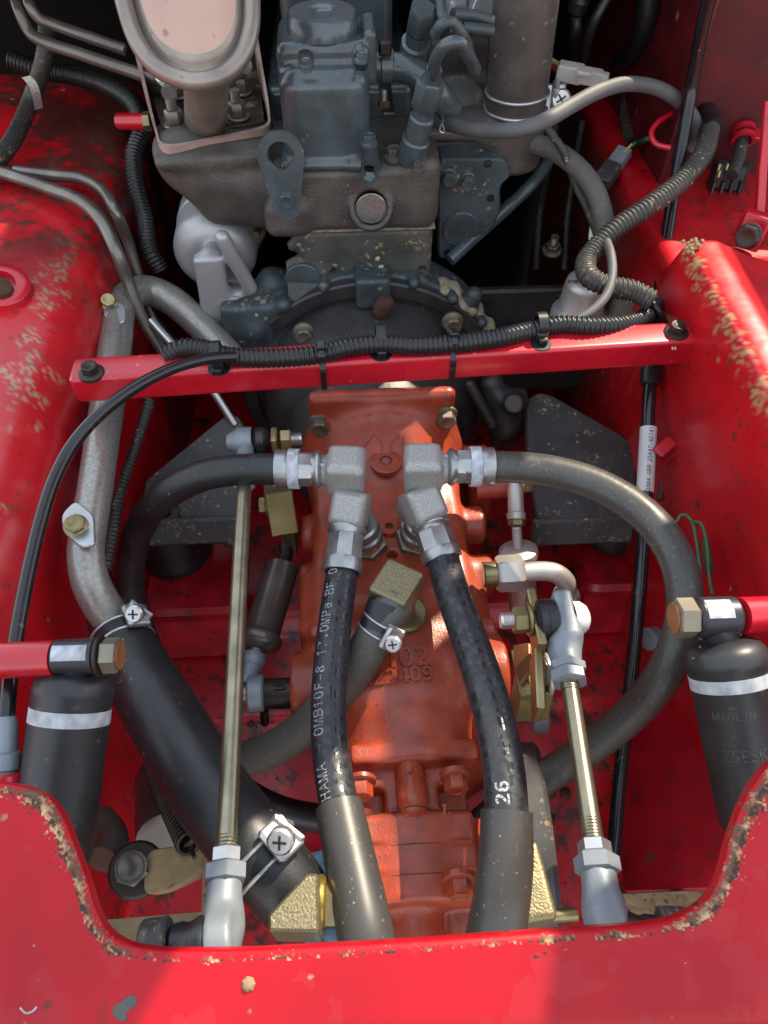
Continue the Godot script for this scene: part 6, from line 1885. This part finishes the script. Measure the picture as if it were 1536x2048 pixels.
	var lc := pt(1055, 1770, 0.535)
	f.box(lc, Vector3(0.012, 0.014, 0.024), 0.004, 0.004, Basis(Vector3.UP, 0.1))
	f.cone(lc + Vector3(-0.02, 0, 0.01), lc, 0.012, 0.012, 0.004)
	s = Shape.new()
	cast(s, f, lc - Vector3.ONE * 0.045, lc + Vector3.ONE * 0.035, 0.0024)
	build(s, "casting", M.gold_cast, lr)
	nut(lr, pt(972, 1690, 0.63), pt(1010, 1660, 0.62) - pt(972, 1690, 0.63), 0.016, 0.02, M.white_zinc, "swivel_nut")
	s = Shape.new()
	lathe(s, pt(1040, 1700, 0.66), Vector3(1, 0.15, 0.05), [[0, 0], [0, 0.082], [0.004, 0.086], [0.02, 0.086], [0.024, 0.082], [0.024, 0]], 48)
	tag(build(s, "dark_pulley", M.mount), "dark round pulley edge behind the gold elbow, lower right", "pulley")
	cable("bright_rod", "thin bright rod lying low by the right ball joint", "rod", [[1045, 1838, 0.56], [1155, 1828, 0.555]], 0.0042, M.gold)
	var rt := thing("red_tab", "small bent red tab by the white cable label", "tab", pt(1330, 895, 0.50))
	block(rt, pt(1330, 893, 0.50), Basis(Vector3(0.3, 1, 0.2).normalized(), 0.7), Vector3(0.022, 0.003, 0.012), 0.001, M.red, "ear")
	block(rt, pt(1338, 910, 0.515), Basis(Vector3(0, 0, 1), 1.2), Vector3(0.022, 0.003, 0.012), 0.001, M.red, "leg")
	var g := RandomNumberGenerator.new()
	g.seed = 77
	s = Shape.new()
	for k in 260:
		var spot := Vector3(g.randf_range(-0.22, 0.29), 0.604, g.randf_range(-0.5, -0.12))
		if spot.z < -0.43: spot.y = 0.624
		var sz := 0.0015 + 0.006 * pow(g.randf(), 4.0)
		lathe(s, spot - Vector3(0, sz * 0.3, 0), Vector3(g.randfn(0, 0.3), 1, g.randfn(0, 0.3)), [[0, sz], [sz * 0.5, sz * g.randf_range(0.6, 1.0)], [sz * 0.9, sz * 0.3], [sz * 0.9, 0]], 6)
	var db := build(s, "debris", M.rust_lump)
	tag(db, "dark crumbs of dirt scattered over the red bay floor", "dirt")
	db.set_meta("kind", "stuff")
	var heap := Shape.new()
	for k in 26:
		var spot := pt(1385, 498, 0.366) + Vector3(g.randfn(0, 0.005), absf(g.randfn(0, 0.002)), g.randfn(0, 0.005))
		lathe(heap, spot, Vector3(g.randfn(0, 1), 1, g.randfn(0, 1)), [[-0.002, 0], [-0.001, 0.002], [0.001, 0.0017], [0.002, 0]], 5)
	var dust_heap := build(heap, "sawdust", M.dust)
	tag(dust_heap, "little heap of tan sawdust on the far end of the right ridge", "sawdust")
	dust_heap.set_meta("kind", "stuff")
	s = Shape.new()
	lathe(s, pt(1312, 1275, 0.62), Vector3(-1, 0.3, 0.3), [[0, 0], [0, 0.011], [0.01, 0.011], [0.012, 0.008], [0.012, 0]], 20)
	tag(build(s, "grease_cap", M.greyalloy), "small grey cap beside the long black cable, right floor", "cap")

# ---------------------------------------------------------------- everything
func _ready() -> void:
	var cam := Camera3D.new()
	cam.name = "camera"
	cam.position = EYE
	cam.rotation_degrees = Vector3(-52, -3, 0)
	cam.fov = 70
	cam.near = 0.02
	cam.far = 400
	add_child(cam)
	view = Basis.from_euler(Vector3(deg_to_rad(-52), deg_to_rad(-3), 0))

	var env := Environment.new()
	env.background_mode = Environment.BG_SKY
	var sky := Sky.new()
	var sm := ProceduralSkyMaterial.new()
	sm.sky_top_color = Color(0.66, 0.70, 0.76)
	sm.sky_horizon_color = Color(0.90, 0.90, 0.89)
	sm.sky_curve = 0.2
	sm.ground_bottom_color = Color(0.3, 0.27, 0.22)
	sm.ground_horizon_color = Color(0.5, 0.48, 0.44)
	sm.sky_energy_multiplier = 1.25
	sm.sun_angle_max = 3.0
	sky.sky_material = sm
	env.sky = sky
	env.tonemap_mode = Environment.TONE_MAPPER_LINEAR
	env.tonemap_exposure = 1.95
	env.sdfgi_enabled = true
	env.ssao_enabled = true
	env.ssil_enabled = true
	var we := WorldEnvironment.new()
	we.name = "environment"
	we.environment = env
	add_child(we)

	var sun := DirectionalLight3D.new()
	sun.name = "sun"
	sun.light_color = Color(1.0, 0.94, 0.84)
	sun.light_energy = 1.45
	sun.light_angular_distance = 0.5
	sun.shadow_enabled = true
	add_child(sun)
	sun.look_at_from_position(SUN * 5.0, Vector3.ZERO)

	materials()
	var ground := Shape.new()
	sheet(ground, [PackedVector3Array([Vector3(-200, 0, -200), Vector3(200, 0, -200)]), PackedVector3Array([Vector3(-200, 0, 200), Vector3(200, 0, 200)])])
	build(ground, "ground", M.soil).set_meta("kind", "structure")
	body()
	engine()
	drive()
	hoses()
	cross_bar()
	linkage()
	cylinders()
	harness()
	shades()

const SUN := Vector3(0.45, 0.74, -0.50)
func shades() -> void:      # an added bonnet set, unseen above the bay, outlined to shape its sun and shade
	var t := thing("shade_panels", "added unseen red bonnet panel above the engine bay", "sunshade", Vector3(0.1, 1.75, -1.0))
	var flat := func(list: Array, y: float, called: String) -> void:
		var poly := PackedVector2Array()
		for e in list: poly.append(Vector2(e[0] - (0.18 if y > 1.5 else 0.0), -e[1] + (0.163 if y > 1.5 else 0.0)))
		var s := Shape.new()
		prism(s, poly, Transform3D(Basis(Vector3(1, 0, 0), Vector3(0, 0, -1), Vector3(0, 1, 0)), Vector3(0, y, 0)), 0.012, 0.002)
		build(s, called, M.red_clean, t)
	flat.call([[0.30, -1.42], [1.08, -1.42], [1.08, -1.08], [0.94, -1.05], [0.80, -1.07], [0.705, -1.0], [0.735, -0.945], [0.80, -0.905], [0.80, -0.87], [0.765, -0.85], [0.80, -0.80], [0.80, -0.765], [0.725, -0.685], [0.685, -0.60], [0.60, -0.52], [0.535, -0.38], [0.485, -0.28], [0.30, -0.28]], 1.75, "panel")  # added blocker, its ragged edge leaves the sunlit band open
	flat.call([[0.742, -0.70], [0.80, -0.742], [0.825, -0.70], [0.80, -0.55], [0.775, -0.53], [0.757, -0.60]], 1.75, "shade_strip")  # added strip, keeps sun off the pump and right middle hose
	flat.call([[0.68, -0.39], [0.80, -0.46], [0.95, -0.53], [1.08, -0.66], [1.15, -0.62], [1.1, -0.25], [0.67, -0.25]], 1.75, "shade_wing")  # added blocker for the shade at lower right
	flat.call([[-0.5, -0.90], [-0.5, -1.15], [0.9, -1.15], [0.9, -0.80], [0.30, -0.80]], 1.195, "shade_overhead")  # added low blocker, keeps sky light off the engine
	flat.call([[0.968, -0.92], [1.05, -0.92], [1.2, -0.70], [0.97, -0.60], [0.93, -0.585], [0.885, -0.61], [0.886, -0.692], [0.92, -0.70], [0.955, -0.73]], 1.75, "side_panel")  # added blocker, ends the sun on the right loop hose
